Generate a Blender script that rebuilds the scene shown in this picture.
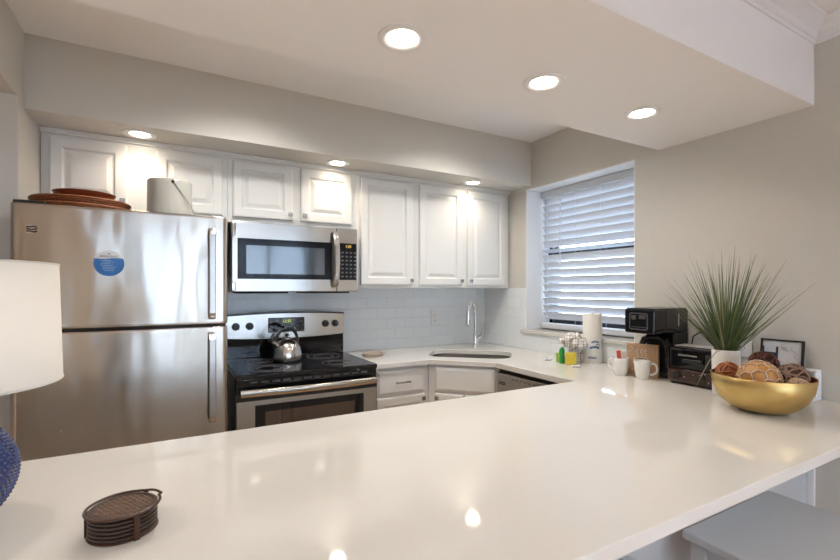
import bpy, bmesh, math, random
from math import sin, cos, pi, radians
from mathutils import Vector, Matrix, noise
from mathutils.geometry import tessellate_polygon
random.seed(7)
SC = bpy.context.scene
for o in list(bpy.data.objects): bpy.data.objects.remove(o, do_unlink=True)
COL = SC.collection
# ------------------------------------------------------------------ camera
cam = bpy.data.cameras.new('camera'); camo = bpy.data.objects.new('camera', cam); COL.objects.link(camo)
camo.location = (0, 0, 1.3601); camo.rotation_euler = (pi/2, 0, -radians(29.06))
cam.sensor_width = 36; cam.lens = 437.0/840*36; cam.shift_y = (289.27-280)/840; cam.clip_start = .02
SC.camera = camo
# ------------------------------------------------------------------ world
W = bpy.data.worlds.new('sky'); SC.world = W; W.use_nodes = True
nt = W.node_tree; nt.nodes.clear()
wo = nt.nodes.new('ShaderNodeOutputWorld'); wb = nt.nodes.new('ShaderNodeBackground')
tc = nt.nodes.new('ShaderNodeTexCoord'); sx = nt.nodes.new('ShaderNodeSeparateXYZ'); cr = nt.nodes.new('ShaderNodeValToRGB')
mp = nt.nodes.new('ShaderNodeMapRange'); mp.inputs[1].default_value = -1; mp.inputs[2].default_value = 1
nt.links.new(tc.outputs['Generated'], sx.inputs[0]); nt.links.new(sx.outputs[2], mp.inputs[0]); nt.links.new(mp.outputs[0], cr.inputs[0])
e = cr.color_ramp.elements; e[0].position = .47; e[0].color = (.32,.34,.33,1); e[1].position = .52; e[1].color = (.62,.80,1,1)
n = e.new(.9); n.color = (.38,.62,1,1)
nt.links.new(cr.outputs[0], wb.inputs[0]); nt.links.new(wb.outputs[0], wo.inputs[0])
wb.inputs[1].default_value = 14.0
SC.view_settings.view_transform = 'Standard'; SC.view_settings.look = 'None'; SC.view_settings.gamma = 1
SC.view_settings.use_curve_mapping = False
SC.view_settings.exposure = 0.36
WARM = (1, .85, .68)
def area(name, loc, rot, sx_, sy_, power, color=(1,1,1), portal=False, shape='RECTANGLE', spread=pi):
    l = bpy.data.lights.new(name, 'AREA'); l.shape = shape; l.size = sx_; l.size_y = sy_; l.energy = power; l.color = color; l.spread = spread
    if portal: l.cycles.is_portal = True
    o = bpy.data.objects.new(name, l); COL.objects.link(o); o.location = loc; o.rotation_euler = rot
    return o
area('portal_sliding_door', (.55, -3.28, 1.18), (pi/2, 0, pi), 3.30, 2.36, 1, portal=True)
area('portal_kitchen_window', (2.66, 2.02, 1.6), (pi/2, 0, pi/2), .95, 1.1, 1, portal=True)
HEADER_LAMPS = [(-1.7,1.17),(-.55,1.17),(.02,1.17),(.59,1.17),(1.165,1.17),(1.735,1.17)]
SOFFIT_LAMPS = [(-.16,2.545),(.846,2.545),(1.845,2.545)]
DINING_FILL = [(-1.6,-1.2),(0,-1.2),(1.4,-1.2),(-1.6,-2.5),(1.4,-2.5)]  # fill lights added behind the camera to brighten the room
P_HEADER, P_SOFFIT, P_DINING_FILL, P_KITCHEN_FILL = 1.3, 1.2, 17, 9.5

# ------------------------------------------------------------------ materials
def mat(name, col, rough=.5, metal=0, spec=None, noise_amt=0, nscale=20, bump=0, bscale=40, stretch=None, coat=0, trans=0, ior=None, emis=None, estr=0, aniso=0, sheen=0, sss=0):
    m = bpy.data.materials.new(name); m.use_nodes = True; t = m.node_tree; p = t.nodes['Principled BSDF']
    p.inputs['Base Color'].default_value = (*col, 1); p.inputs['Roughness'].default_value = rough; p.inputs['Metallic'].default_value = metal
    if spec is not None: p.inputs['Specular IOR Level'].default_value = spec
    p.inputs['Coat Weight'].default_value = coat; p.inputs['Coat Roughness'].default_value = .05
    p.inputs['Transmission Weight'].default_value = trans
    if ior: p.inputs['IOR'].default_value = ior
    if emis: p.inputs['Emission Color'].default_value = (*emis, 1); p.inputs['Emission Strength'].default_value = estr
    p.inputs['Anisotropic'].default_value = aniso
    if aniso:
        tg = t.nodes.new('ShaderNodeTangent'); tg.direction_type = 'RADIAL'; tg.axis = 'Z'; t.links.new(tg.outputs[0], p.inputs['Tangent']); p.inputs['Anisotropic Rotation'].default_value = .25
    tcn = t.nodes.new('ShaderNodeTexCoord'); mpn = t.nodes.new('ShaderNodeMapping'); t.links.new(tcn.outputs['Object'], mpn.inputs[0])
    if stretch: mpn.inputs['Scale'].default_value = stretch
    ns = t.nodes.new('ShaderNodeTexNoise'); ns.inputs['Scale'].default_value = nscale; ns.inputs['Detail'].default_value = 4
    t.links.new(mpn.outputs[0], ns.inputs['Vector'])
    mx = t.nodes.new('ShaderNodeMix'); mx.data_type = 'RGBA'
    a = noise_amt
    mx.inputs[6].default_value = (*[c*(1-a) for c in col], 1); mx.inputs[7].default_value = (*[min(1, c*(1+a)) for c in col], 1)
    t.links.new(ns.outputs[0], mx.inputs[0]); t.links.new(mx.outputs[2], p.inputs['Base Color'])
    if bump:
        nb = t.nodes.new('ShaderNodeTexNoise'); nb.inputs['Scale'].default_value = bscale; nb.inputs['Detail'].default_value = 3
        t.links.new(mpn.outputs[0], nb.inputs['Vector'])
        b = t.nodes.new('ShaderNodeBump'); b.inputs['Strength'].default_value = 1; b.inputs['Distance'].default_value = bump
        t.links.new(nb.outputs[0], b.inputs['Height']); t.links.new(b.outputs[0], p.inputs['Normal'])
    return m
def brick_mat(name, c1, c2, mortar, w, h, msize, rough, axes='xz', bump=.001, grain=None, offset=.5, z0=0):
    m = bpy.data.materials.new(name); m.use_nodes = True; t = m.node_tree; p = t.nodes['Principled BSDF']
    tcn = t.nodes.new('ShaderNodeTexCoord'); s = t.nodes.new('ShaderNodeSeparateXYZ'); c = t.nodes.new('ShaderNodeCombineXYZ')
    t.links.new(tcn.outputs['Object'], s.inputs[0])
    ad = t.nodes.new('ShaderNodeMath'); ad.operation = 'ADD'
    if axes == 'xyz':   # x+y along, z up
        t.links.new(s.outputs[0], ad.inputs[0]); t.links.new(s.outputs[1], ad.inputs[1]); t.links.new(ad.outputs[0], c.inputs[0])
        sb = t.nodes.new('ShaderNodeMath'); sb.operation = 'SUBTRACT'; sb.inputs[1].default_value = z0
        t.links.new(s.outputs[2], sb.inputs[0]); t.links.new(sb.outputs[0], c.inputs[1])
    else:
        t.links.new(s.outputs[1], c.inputs[0]); t.links.new(s.outputs[0], c.inputs[1])
    b = t.nodes.new('ShaderNodeTexBrick'); t.links.new(c.outputs[0], b.inputs[0])
    b.inputs['Color1'].default_value = (*c1,1); b.inputs['Color2'].default_value = (*c2,1); b.inputs['Mortar'].default_value = (*mortar,1)
    b.inputs['Scale'].default_value = 1; b.inputs['Brick Width'].default_value = w; b.inputs['Row Height'].default_value = h
    b.inputs['Mortar Size'].default_value = msize; b.inputs['Mortar Smooth'].default_value = .3; b.offset = offset
    p.inputs['Roughness'].default_value = rough
    t.links.new(b.outputs[0], p.inputs['Base Color'])
    bp = t.nodes.new('ShaderNodeBump'); bp.invert = True; bp.inputs['Distance'].default_value = bump
    t.links.new(b.outputs[1], bp.inputs['Height']); t.links.new(bp.outputs[0], p.inputs['Normal'])
    return m
M = {}
M['wall'] = mat('greige wall paint', (.58,.56,.515), .75, noise_amt=.02, bump=.0004, bscale=300)
M['ceil'] = mat('white ceiling paint', (.83,.82,.81), .8, noise_amt=.01, bump=.0004, bscale=250)
M['trim'] = mat('white gloss trim', (.76,.76,.76), .4, noise_amt=.01)
M['cab'] = mat('white cabinet lacquer', (.72,.715,.69), .38, noise_amt=.012)
M['cabin'] = mat('grey cabinet edge', (.45,.46,.46), .5)
M['tile'] = brick_mat('white subway tile', (.80,.83,.85), (.775,.81,.83), (.70,.73,.75), .152, .0765, .0016, .10, 'xyz', .0012, z0=.914)
M['wood'] = brick_mat('brown wood floor', (.62,.36,.17), (.54,.31,.145), (.28,.16,.08), 1.2, .14, .002, .35, 'yx', .0005)
M['quartz'] = mat('white quartz', (.655,.635,.595), .055, spec=.62, noise_amt=.015, nscale=60)
M['steel'] = mat('brushed stainless steel', (.50,.48,.455), .22, 1, noise_amt=.06, nscale=60, stretch=(.6,.6,14), aniso=.75)
M['steel_door'] = mat('brushed stainless fridge door', (.55,.50,.445), .20, 1, noise_amt=.05, nscale=50, stretch=(.5,.5,12), aniso=.85)
M['steel_side'] = mat('grey metal fridge case', (.30,.31,.32), .45, .4)
M['dish_steel'] = mat('brushed dark stainless panel', (.40,.36,.32), .25, 1, noise_amt=.05, nscale=60, stretch=(.5,.5,10), aniso=.6)
M['chrome'] = mat('chrome', (.75,.76,.78), .07, 1)
M['nickel'] = mat('satin nickel', (.55,.54,.52), .25, 1)
M['kettle'] = mat('polished kettle steel', (.62,.60,.58), .16, 1, aniso=.5)
M['black'] = mat('black plastic', (.012,.012,.013), .28, noise_amt=.2)
M['blackgloss'] = mat('black glossy glass', (.006,.006,.008), .05, spec=.5)
M['blackdoor'] = mat('black microwave door glass', (.006,.007,.010), .12, spec=.22)
M['blackmatte'] = mat('black matte', (.01,.01,.01), .6)
M['darkred'] = mat('dark brown gloss plastic', (.035,.012,.008), .18, coat=.4)
M['win_black'] = mat('dark bronze window frame', (.018,.019,.022), .4)
M['slat'] = mat('white blind slat', (.60,.63,.68), .45)
M['shade'] = mat('white linen lamp shade', (.80,.79,.77), .9, bump=.0003, bscale=500, noise_amt=.02, nscale=300)
M['ceramic_blue'] = mat('cobalt blue glaze', (.008,.02,.11), .14, coat=.4, noise_amt=.4, nscale=25)
M['ceramic_white'] = mat('white ceramic', (.80,.79,.76), .15, coat=.3)
M['ceramic_grey'] = mat('grey stoneware', (.45,.44,.39), .18, coat=.3, noise_amt=.04)
M['gold'] = mat('hammered gold metal', (.60,.43,.17), .36, 1, noise_amt=.12, nscale=12, bump=.0012, bscale=28)
M['brownweave'] = mat('dark brown woven plastic', (.050,.028,.019), .4, noise_amt=.2, nscale=80)
M['rattan'] = mat('red brown rattan', (.26,.085,.03), .55, noise_amt=.75, nscale=110, bump=.002, bscale=140)
M['redwood'] = mat('red brown turned wood', (.20,.045,.015), .28, noise_amt=.45, nscale=18, stretch=(1,4,6))
M['lens'] = mat('glowing lamp diffuser', (1,.95,.85), .5, emis=(1,.86,.68), estr=14)
_t = M['shade'].node_tree; _p = _t.nodes['Principled BSDF']; _m = _t.nodes.new('ShaderNodeMixShader'); _tr = _t.nodes.new('ShaderNodeBsdfTranslucent'); _tr.inputs[0].default_value = (.9,.88,.84,1); _m.inputs[0].default_value = .4
_t.links.new(_p.outputs[0], _m.inputs[1]); _t.links.new(_tr.outputs[0], _m.inputs[2]); _t.links.new(_m.outputs[0], _t.nodes['Material Output'].inputs[0])
M['glass'] = None
def glass_mat(name, tint=(1,1,1), refl=.08):
    m = bpy.data.materials.new(name); m.use_nodes = True; t = m.node_tree; t.nodes.clear()
    o = t.nodes.new('ShaderNodeOutputMaterial'); mx = t.nodes.new('ShaderNodeMixShader'); tr = t.nodes.new('ShaderNodeBsdfTransparent'); g = t.nodes.new('ShaderNodeBsdfGlossy')
    tr.inputs[0].default_value = (*tint,1); g.inputs['Roughness'].default_value = .02
    lw = t.nodes.new('ShaderNodeFresnel'); lw.inputs[0].default_value = 1.45
    t.links.new(lw.outputs[0], mx.inputs[0]); t.links.new(tr.outputs[0], mx.inputs[1]); t.links.new(g.outputs[0], mx.inputs[2]); t.links.new(mx.outputs[0], o.inputs[0])
    return m
M['glass'] = glass_mat('window glass')
def sheer_mat():
    m = bpy.data.materials.new('sheer white curtain'); m.use_nodes = True; t = m.node_tree; t.nodes.clear()
    o = t.nodes.new('ShaderNodeOutputMaterial'); m1 = t.nodes.new('ShaderNodeMixShader'); m2 = t.nodes.new('ShaderNodeMixShader')
    tr = t.nodes.new('ShaderNodeBsdfTransparent'); tl = t.nodes.new('ShaderNodeBsdfTranslucent'); df = t.nodes.new('ShaderNodeBsdfDiffuse')
    tl.inputs[0].default_value = (.74,.77,.82,1); df.inputs[0].default_value = (.8,.81,.83,1); tr.inputs[0].default_value = (.8,.85,.9,1)
    m1.inputs[0].default_value = .5; m2.inputs[0].default_value = .17
    t.links.new(tl.outputs[0], m1.inputs[1]); t.links.new(df.outputs[0], m1.inputs[2]); t.links.new(m1.outputs[0], m2.inputs[1]); t.links.new(tr.outputs[0], m2.inputs[2]); t.links.new(m2.outputs[0], o.inputs[0])
    return m
M['sheer'] = sheer_mat()
_t = M['steel_door'].node_tree; _p = _t.nodes['Principled BSDF']
_c = _t.nodes.new('ShaderNodeTexCoord'); _mp = _t.nodes.new('ShaderNodeMapping'); _mp.inputs['Scale'].default_value = (1,1,.3); _n = _t.nodes.new('ShaderNodeTexNoise'); _n.inputs['Scale'].default_value = 7; _n.inputs['Detail'].default_value = 1
_b = _t.nodes.new('ShaderNodeBump'); _b.inputs['Strength'].default_value = 1; _b.inputs['Distance'].default_value = .009
_t.links.new(_c.outputs['Object'], _mp.inputs[0]); _t.links.new(_mp.outputs[0], _n.inputs['Vector']); _t.links.new(_n.outputs[0], _b.inputs['Height']); _t.links.new(_b.outputs[0], _p.inputs['Normal'])
def plain(name, col, rough=.5, **k): return mat(name, col, rough, **k)

# ------------------------------------------------------------------ geometry helpers
def obj(name, bm, m, parent=None, smooth=False, bevel=0, segs=2, loc=None, rot=None):
    me = bpy.data.meshes.new(name)
    bmesh.ops.recalc_face_normals(bm, faces=bm.faces)
    if smooth:
        for f in bm.faces: f.smooth = True
    bm.to_mesh(me); bm.free(); me.materials.append(m if not isinstance(m, str) else M[m])
    o = bpy.data.objects.new(name, me); COL.objects.link(o)
    if smooth and smooth != 'all':
        me.set_sharp_from_angle(angle=radians(40))
    if bevel:
        b = o.modifiers.new('bevel', 'BEVEL'); b.width = bevel; b.segments = segs; b.limit_method = 'ANGLE'; b.angle_limit = radians(50)
    if parent: o.parent = parent
    if loc: o.location = loc
    if rot: o.rotation_euler = rot
    return o
def N(): return bmesh.new()
def box(bm, x0, x1, y0, y1, z0, z1, mtx=None):
    vs = [bm.verts.new((x, y, z)) for z in (z0, z1) for y in (y0, y1) for x in (x0, x1)]
    for f in ((0,1,3,2),(4,6,7,5),(0,4,5,1),(1,5,7,3),(3,7,6,2),(2,6,4,0)): bm.faces.new([vs[i] for i in f])
    if mtx: bmesh.ops.transform(bm, matrix=mtx, verts=vs)
    return bm
def lathe(bm, prof, n=48, mtx=None, sx_=1, sy_=1):
    rings = []; allv = []
    for r, z in prof:
        if r < 1e-6: v = [bm.verts.new((0,0,z))]
        else: v = [bm.verts.new((r*cos(2*pi*i/n)*sx_, r*sin(2*pi*i/n)*sy_, z)) for i in range(n)]
        rings.append(v); allv += v
    for a, b in zip(rings, rings[1:]):
        if len(a) == 1 and len(b) == 1: continue
        for i in range(n):
            j = (i+1) % n
            if len(a) == 1: bm.faces.new([a[0], b[i], b[j]])
            elif len(b) == 1: bm.faces.new([a[i], a[j], b[0]])
            else: bm.faces.new([a[i], a[j], b[j], b[i]])
    if mtx: bmesh.ops.transform(bm, matrix=mtx, verts=allv)
    return bm
def tube(bm, pts, r, n=8, closed=False, taper=None, flat=1):
    pts = [Vector(p) for p in pts]; k = len(pts); rings = []
    up = None
    for i, p in enumerate(pts):
        if closed: d = pts[(i+1) % k]-pts[i-1]
        else: d = pts[min(i+1, k-1)]-pts[max(i-1, 0)]
        d.normalize()
        if up is None:
            up = Vector((0,0,1)) if abs(d.z) < .9 else Vector((1,0,0))
        s = d.cross(up)
        if s.length < 1e-4: s = d.cross(Vector((0,1,0)))
        s.normalize(); up = s.cross(d).normalized()
        rr = (r[i] if isinstance(r, (list, tuple)) else r)
        rings.append([bm.verts.new(p + s*cos(2*pi*j/n)*rr + up*sin(2*pi*j/n)*rr*flat) for j in range(n)])
    m = k if closed else k-1
    for i in range(m):
        a, b = rings[i], rings[(i+1) % k]
        for j in range(n): bm.faces.new([a[j], a[(j+1) % n], b[(j+1) % n], b[j]])
    if not closed:
        bm.faces.new(rings[0][::-1]); bm.faces.new(rings[-1])
    return bm
def cyl(bm, p0, p1, r, n=24, r2=None):
    return tube(bm, [p0, p1], [r, r if r2 is None else r2], n)
def prism(bm, poly, z0, z1, holes=(), mtx=None):
    loops = [list(poly)] + [list(h) for h in holes]; flat = [p for l in loops for p in l]
    tris = tessellate_polygon([[Vector((p[0], p[1], 0)) for p in l] for l in loops])
    a = [bm.verts.new((p[0], p[1], z0)) for p in flat]; b = [bm.verts.new((p[0], p[1], z1)) for p in flat]
    for t in tris:
        try: bm.faces.new([a[i] for i in t]); bm.faces.new([b[i] for i in t])
        except ValueError: pass
    s = 0
    for l in loops:
        k = len(l)
        for i in range(k):
            bm.faces.new([a[s+i], a[s+(i+1) % k], b[s+(i+1) % k], b[s+i]])
        s += k
    if mtx: bmesh.ops.transform(bm, matrix=mtx, verts=a+b)
    return bm
XZ = Matrix(((1,0,0,0),(0,0,-1,0),(0,1,0,0),(0,0,0,1)))    # local (x,y,z) -> (x,-z,y): polygon in the X-Z plane, extruding towards -Y
def sphere(bm, c, r, seg=32, rings=20, scale=(1,1,1)):
    ret = bmesh.ops.create_uvsphere(bm, u_segments=seg, v_segments=rings, radius=r)
    bmesh.ops.scale(bm, vec=scale, verts=ret['verts']); bmesh.ops.translate(bm, vec=c, verts=ret['verts']); return bm
def rrect(w, h, r, n=8, cx=0, cy=0):
    pts = []
    for (sx_, sy_, a0) in ((1,1,0),(-1,1,90),(-1,-1,180),(1,-1,270)):
        for i in range(n+1):
            a = radians(a0+90*i/n); pts.append((cx+sx_*(w/2-r)+r*cos(a), cy+sy_*(h/2-r)+r*sin(a)))
    return pts
def rot2(pts, a, c=(0,0)): return [(c[0]+x*cos(a)-y*sin(a), c[1]+x*sin(a)+y*cos(a)) for x, y in pts]
def panel(bm, x0, x1, z0, z1, yb, rings):
    """nested rectangles: rings of (inset, protrusion towards -Y) closed by a flat centre"""
    loops = []
    for ins, pr in rings:
        loops.append([bm.verts.new(p) for p in ((x0+ins, yb-pr, z0+ins), (x1-ins, yb-pr, z0+ins), (x1-ins, yb-pr, z1-ins), (x0+ins, yb-pr, z1-ins))])
    for a, b in zip(loops, loops[1:]):
        for i in range(4): bm.faces.new([a[i], a[(i+1) % 4], b[(i+1) % 4], b[i]])
    bm.faces.new(loops[-1]); bm.faces.new(loops[0][::-1]); return bm
DOOR = [(0,0),(0,.014),(.003,.018),(.010,.020),(.048,.020),(.052,.015),(.056,.011),(.063,.011),(.082,.018),(.085,.0185)]
DRAWER = [(0,0),(0,.011),(.004,.014),(.012,.016),(.016,.020)]
def empty(name, label, cat, loc=(0,0,0), rz=0, group=None):
    o = bpy.data.objects.new(name, None); COL.objects.link(o); o.location = loc; o.rotation_euler = (0,0,rz)
    o['label'] = label; o['category'] = cat
    if group: o['group'] = group
    return o
def tag(o, label, cat, group=None):
    o['label'] = label; o['category'] = cat
    if group: o['group'] = group
    return o
def struct(name, bm, m, parent=None, **k):
    o = obj(name, bm, m, parent, **k)
    if not parent: o['kind'] = 'structure'
    return o
def copy_tree(o, parent=None):
    c = o.copy(); COL.objects.link(c)
    if parent: c.parent = parent
    for ch in list(o.children): copy_tree(ch, c)
    return c

# ------------------------------------------------------------------ structure
XL, XR, YB, ZC = -.5624, 2.279, 2.976, 2.44
ZS, YS = 2.1224, 2.417          # cabinet soffit
ZH, YH1, YH2 = 2.1123, 1.439, .78   # dropped header over the peninsula
YW1, YW2, ZW0, ZW1 = 2.470, 1.581, 1.060, 2.101
struct('floor', box(N(), -2.8, 2.5, -3.4, 3.15, -.05, 0), 'wood')
struct('ceiling', box(N(), -2.8, 2.5, -3.4, 3.15, ZC, ZC+.05), 'ceil')
struct('wall_back', box(N(), XL, 2.5, YB, YB+.12, 0, ZC), 'wall')
# right wall with the window opening
bm = N(); xo = XR+.36
box(bm, XR, xo, -3.4, YW2, 0, ZC); box(bm, XR, xo, YW1, YB, 0, ZC); box(bm, XR, xo, YW2, YW1, 0, ZW0-.02); box(bm, XR, xo, YW2, YW1, ZW1, ZC)
struct('wall_right', bm, 'wall')
# white painted window reveal
bm = N(); box(bm, XR+.0005, xo, YW1-.006, YW1, ZW0, ZW1); box(bm, XR+.0005, xo, YW2, YW2+.006, ZW0, ZW1); box(bm, XR+.0005, xo, YW2, YW1, ZW1-.006, ZW1)
struct('trim_1', bm, 'trim')
struct('trim_2', box(N(), XR-.022, xo-.06, YW2-.01, YW1+.045, ZW0-.024, ZW0), 'quartz', bevel=.003)   # window sill
# left wall mass beside the fridge, lintel over the passage
struct('wall_left', box(N(), -2.8, XL, 2.333, 3.1, 0, ZC), 'wall')
struct('wall_lintel', box(N(), XL-.14, XL, YH1, 2.333, 2.145, ZC), 'wall')
struct('wall_dining_left', box(N(), -2.8, -2.7, -3.4, 2.333, 0, ZC), 'wall')
struct('wall_soffit', box(N(), XL, XR, YS, YB, ZS, ZC), 'wall')
struct('wall_header', box(N(), -2.7, XR, YH2, YH1, ZH, ZC), 'ceil')
# dining wall behind the camera with the glazed sliding door
DX0, DX1, DZ = -1.10, 2.20, 2.36
bm = N(); box(bm, -2.8, DX0, -3.4, -3.25, 0, ZC); box(bm, DX1, XR, -3.4, -3.25, 0, ZC); box(bm, DX0, DX1, -3.4, -3.25, DZ, ZC)
struct('wall_dining_rear', bm, 'wall')
bm = N()
for a, b in ((DX0, DX0+.06), (DX1-.06, DX1), (-.42, -.34), (.70, .78), (1.45,1.51)): box(bm, a, b, -3.35, -3.28, 0, DZ)
box(bm, DX0, DX1, -3.35, -3.28, DZ-.07, DZ); box(bm, DX0, DX1, -3.35, -3.28, 0, .07)
d1 = struct('door_1', bm, 'win_black')
struct('door_glass', box(N(), DX0+.06, DX1-.06, -3.318, -3.312, .07, DZ-.07), 'glass', d1)
for cx0, cx1, lb in ((-1.20, .68, 'left sheer white curtain panel over the sliding door'), (.82, 2.25, 'right sheer white curtain panel over the sliding door')):
    bm = N(); prev = None; k = int((cx1-cx0)/.012)
    for i in range(k+1):
        x = cx0+(cx1-cx0)*i/k; y = -3.20+.022*sin(x*42)+.010*sin(x*17+1)
        cur = [bm.verts.new((x, y, .03)), bm.verts.new((x, y, 2.39))]
        if prev: bm.faces.new([prev[0], cur[0], cur[1], prev[1]])
        prev = cur
    tag(obj('sheer_curtain', bm, 'sheer', None, smooth='all'), lb, 'curtain', 'sheer curtains')  # unseen sheer panels added to dim the bright door in reflections
for cx0, cx1, m_, lb in ((-.74, -.52, plain('grey drape cloth', (.20,.21,.22), .9), 'narrow grey drape gathered in front of the left sheer curtain'), (.40, .56, plain('cream drape cloth', (.62,.56,.48), .9), 'narrow cream drape gathered near the middle of the sliding door')):
    bm = N(); k = int((cx1-cx0)/.006); f = []; b_ = []
    for i in range(k+1):
        x = cx0+(cx1-cx0)*i/k; y = -3.10+.020*sin(x*95)
        f.append((x, y)); b_.append((x, y-.006))
    prism(bm, f+b_[::-1], .02, 2.39)
    tag(obj('drape', bm, m_, None, smooth=True), lb, 'curtain')  # unseen drapes added to put vertical bands into the fridge reflection
# terrace outside so the light has a floor to bounce from
struct('floor_terrace', box(N(), -3, 3, -5.6, -3.4, -.1, -.03), plain('pale concrete', (.45,.44,.42), .8, noise_amt=.1))
# crown moulding
def crown(bm, p, q, nrm):
    prof = [(0,0),(0,.085),(.068,.085),(.068,.078),(.058,.070),(.040,.052),(.022,.034),(.018,.024),(.010,.021),(.010,.010),(.006,.006)]
    prof = [(0,.0),(.006,.0),(.008,.012),(.014,.015),(.017,.024),(.020,.036),(.034,.054),(.052,.066),(.060,.068),(.062,.080),(0,.080)]
    d = Vector(q)-Vector(p); nn = Vector(nrm); ends = []
    for P in (Vector(p), Vector(q)): ends.append([bm.verts.new(P+nn*a+Vector((0,0,b))) for a, b in prof])
    k = len(prof)
    for i in range(k): bm.faces.new([ends[0][i], ends[0][(i+1) % k], ends[1][(i+1) % k], ends[1][i]])
    bm.faces.new(ends[0]); bm.faces.new(ends[1])
bm = N(); crown(bm, (-2.7, YH2, ZC-.081), (XR, YH2, ZC-.081), (0,-1,0)); crown(bm, (XR, YH2, ZC-.081), (XR, -3.25, ZC-.081), (-1,0,0))
struct('trim_3', bm, 'trim')
# tiles
bm = N()
box(bm, XL+.8, XR, YB-.008, YB, .9145, 1.369)
box(bm, XR-.008, XR, YW1+.0, YB-.008, .9145, 1.369); box(bm, XR-.008, XR, 1.60, YW1, .9145, ZW0-.024)
struct('wall_tiles', bm, 'tile')
# knee wall under the peninsula
struct('wall_knee', box(N(), -.9, XR, .80, .90, 0, .884), plain('light grey knee wall paint', (.46,.475,.49), .5))  # knee wall in one even light grey
struct('baseboard_knee', box(N(), -.9, XR, .788, .80, 0, .09), 'trim')
bm = N(); box(bm, XR-.014, XR, .775, .80, .0, .884); struct('trim_4', bm, 'trim', bevel=.003)
struct('baseboard_right', box(N(), XR-.014, XR, -3.25, .775, 0, .10), 'trim')

# window 1: bronze single-hung frame with two panes
bm = N(); X0, X1 = XR+.235, XR+.285
ya, yb_, za, zb = YW2+.006, YW1-.006, ZW0, ZW1-.006
for a, b in ((ya, ya+.045), (yb_-.045, yb_)): box(bm, X0, X1, a, b, za, zb)
box(bm, X0, X1, ya, yb_, zb-.045, zb); box(bm, X0, X1, ya, yb_, za, za+.085); box(bm, X0-.012, X1-.012, ya, yb_, 1.60, 1.645)
w1 = struct('window_1', bm, 'win_black')
struct('window_pane', box(N(), X0+.02, X0+.024, ya+.045, yb_-.045, 1.645, zb-.045), 'glass', w1)
struct('window_pane', box(N(), X0+.008, X0+.012, ya+.045, yb_-.045, za+.085, 1.60), 'glass', w1)

# ------------------------------------------------------------------ recessed lamps
def downlight(x, y, z, label, group, power, r=.074, color=WARM):
    t = empty('recessed_ceiling_light', label, 'ceiling light', (x, y, z), 0, group)
    obj('trim_ring', lathe(N(), [(r,0),(r,-.004),(r-.012,-.007),(r-.022,-.004),(r-.028,0),(r-.028,.0005),(r,.0005)], 40), 'trim', t, smooth=True)
    obj('diffuser', lathe(N(), [(0,-.0045),(r-.034,-.0045),(r-.028,-.002),(r-.028,0),(0,0)], 40), 'lens', t, smooth=True)
    l = bpy.data.lights.new('downlight_bulb', 'SPOT'); l.energy = power*4; l.color = color; l.spot_size = radians(150); l.spot_blend = .9; l.shadow_soft_size = .045
    lo = bpy.data.objects.new('downlight_bulb', l); COL.objects.link(lo); lo.parent = t; lo.location = (0,0,-.02)
    return t
hl = ['round recessed light in the dropped header, nearest the left end beyond the frame', 'recessed header light above the table lamp side, out of frame', 'recessed header light just left of the frame top',
      'lit recessed light in the dropped header, leftmost of the three visible', 'lit recessed light in the dropped header, middle of the three visible', 'lit recessed light in the dropped header, rightmost, nearest the window wall']
for (x, y), lb in list(zip(HEADER_LAMPS, hl))[3:]:
    downlight(x, y, ZH, lb, 'recessed lights in the dropped header', P_HEADER)
for (x, y), lb in zip(SOFFIT_LAMPS, ['lit soffit light above the fridge cabinet', 'lit soffit light above the microwave cabinet', 'lit soffit light above the pair of tall corner cabinet doors']):
    downlight(x, y, ZS, lb, 'recessed lights in the cabinet soffit', P_SOFFIT, .070)
for i, (x, y) in enumerate(DINING_FILL):
    downlight(x, y, ZC, ['recessed light over the left front of the dining area','recessed light over the middle of the dining area','recessed light over the right front of the dining area','recessed light by the left of the sliding door','recessed light by the right of the sliding door'][i], 'recessed lights in the dining ceiling', P_DINING_FILL, color=(1,.97,.95))
downlight(.3, 1.95, ZC, 'recessed light in the high kitchen ceiling, hidden above the header', 'recessed lights in the high kitchen ceiling', P_KITCHEN_FILL, color=(1,.97,.93))  # both kitchen ceiling lights are added fill for tiles and soffit
downlight(1.5, 1.95, ZC, 'recessed light in the high kitchen ceiling near the window, hidden above the header', 'recessed lights in the high kitchen ceiling', P_KITCHEN_FILL, color=(1,.97,.93))

# ------------------------------------------------------------------ worktop
SKC, SKA = (1.775, 2.475), radians(-42)
out = [(-.9,.504),(XR-.0005,.504),(XR-.0005,YB-.0005),(1.02,YB-.0005),(1.02,2.39),(1.405,2.39),(1.69,2.09),(1.69,1.491),(-.9,1.491)]
hole = rot2(rrect(.55, .36, .10, 8), SKA, SKC)
ct = obj('countertop', prism(N(), out, .884, .914, [hole]), 'quartz', bevel=.0025)
tag(ct, 'glossy white quartz countertop running from the breakfast peninsula round to the sink', 'countertop')
# sink
bm = N(); prof = [(.55,.36,.10,.884),(.548,.358,.10,.80),(.52,.33,.09,.725),(.46,.27,.07,.712)]
loops = []
for w, h, r, z in prof: loops.append([bm.verts.new((x, y, z)) for x, y in rot2(rrect(w, h, r, 8), SKA, SKC)])
rim = [bm.verts.new((x, y, .884)) for x, y in rot2(rrect(.59, .40, .12, 8), SKA, SKC)]
loops.insert(0, rim)
for a, b in zip(loops, loops[1:]):
    for i in range(len(a)): bm.faces.new([a[i], a[(i+1) % len(a)], b[(i+1) % len(a)], b[i]])
bm.faces.new(loops[-1])
sk = empty('sink', 'stainless steel undermount sink set diagonally in the corner worktop', 'sink')
basin = obj('basin', bm, 'steel', sk, smooth=True)
obj('drain', lathe(N(), [(0,.714),(.03,.714),(.042,.717),(.045,.7135)], 24, Matrix.Translation((*SKC, 0))), 'chrome', sk, smooth=True)
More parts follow.
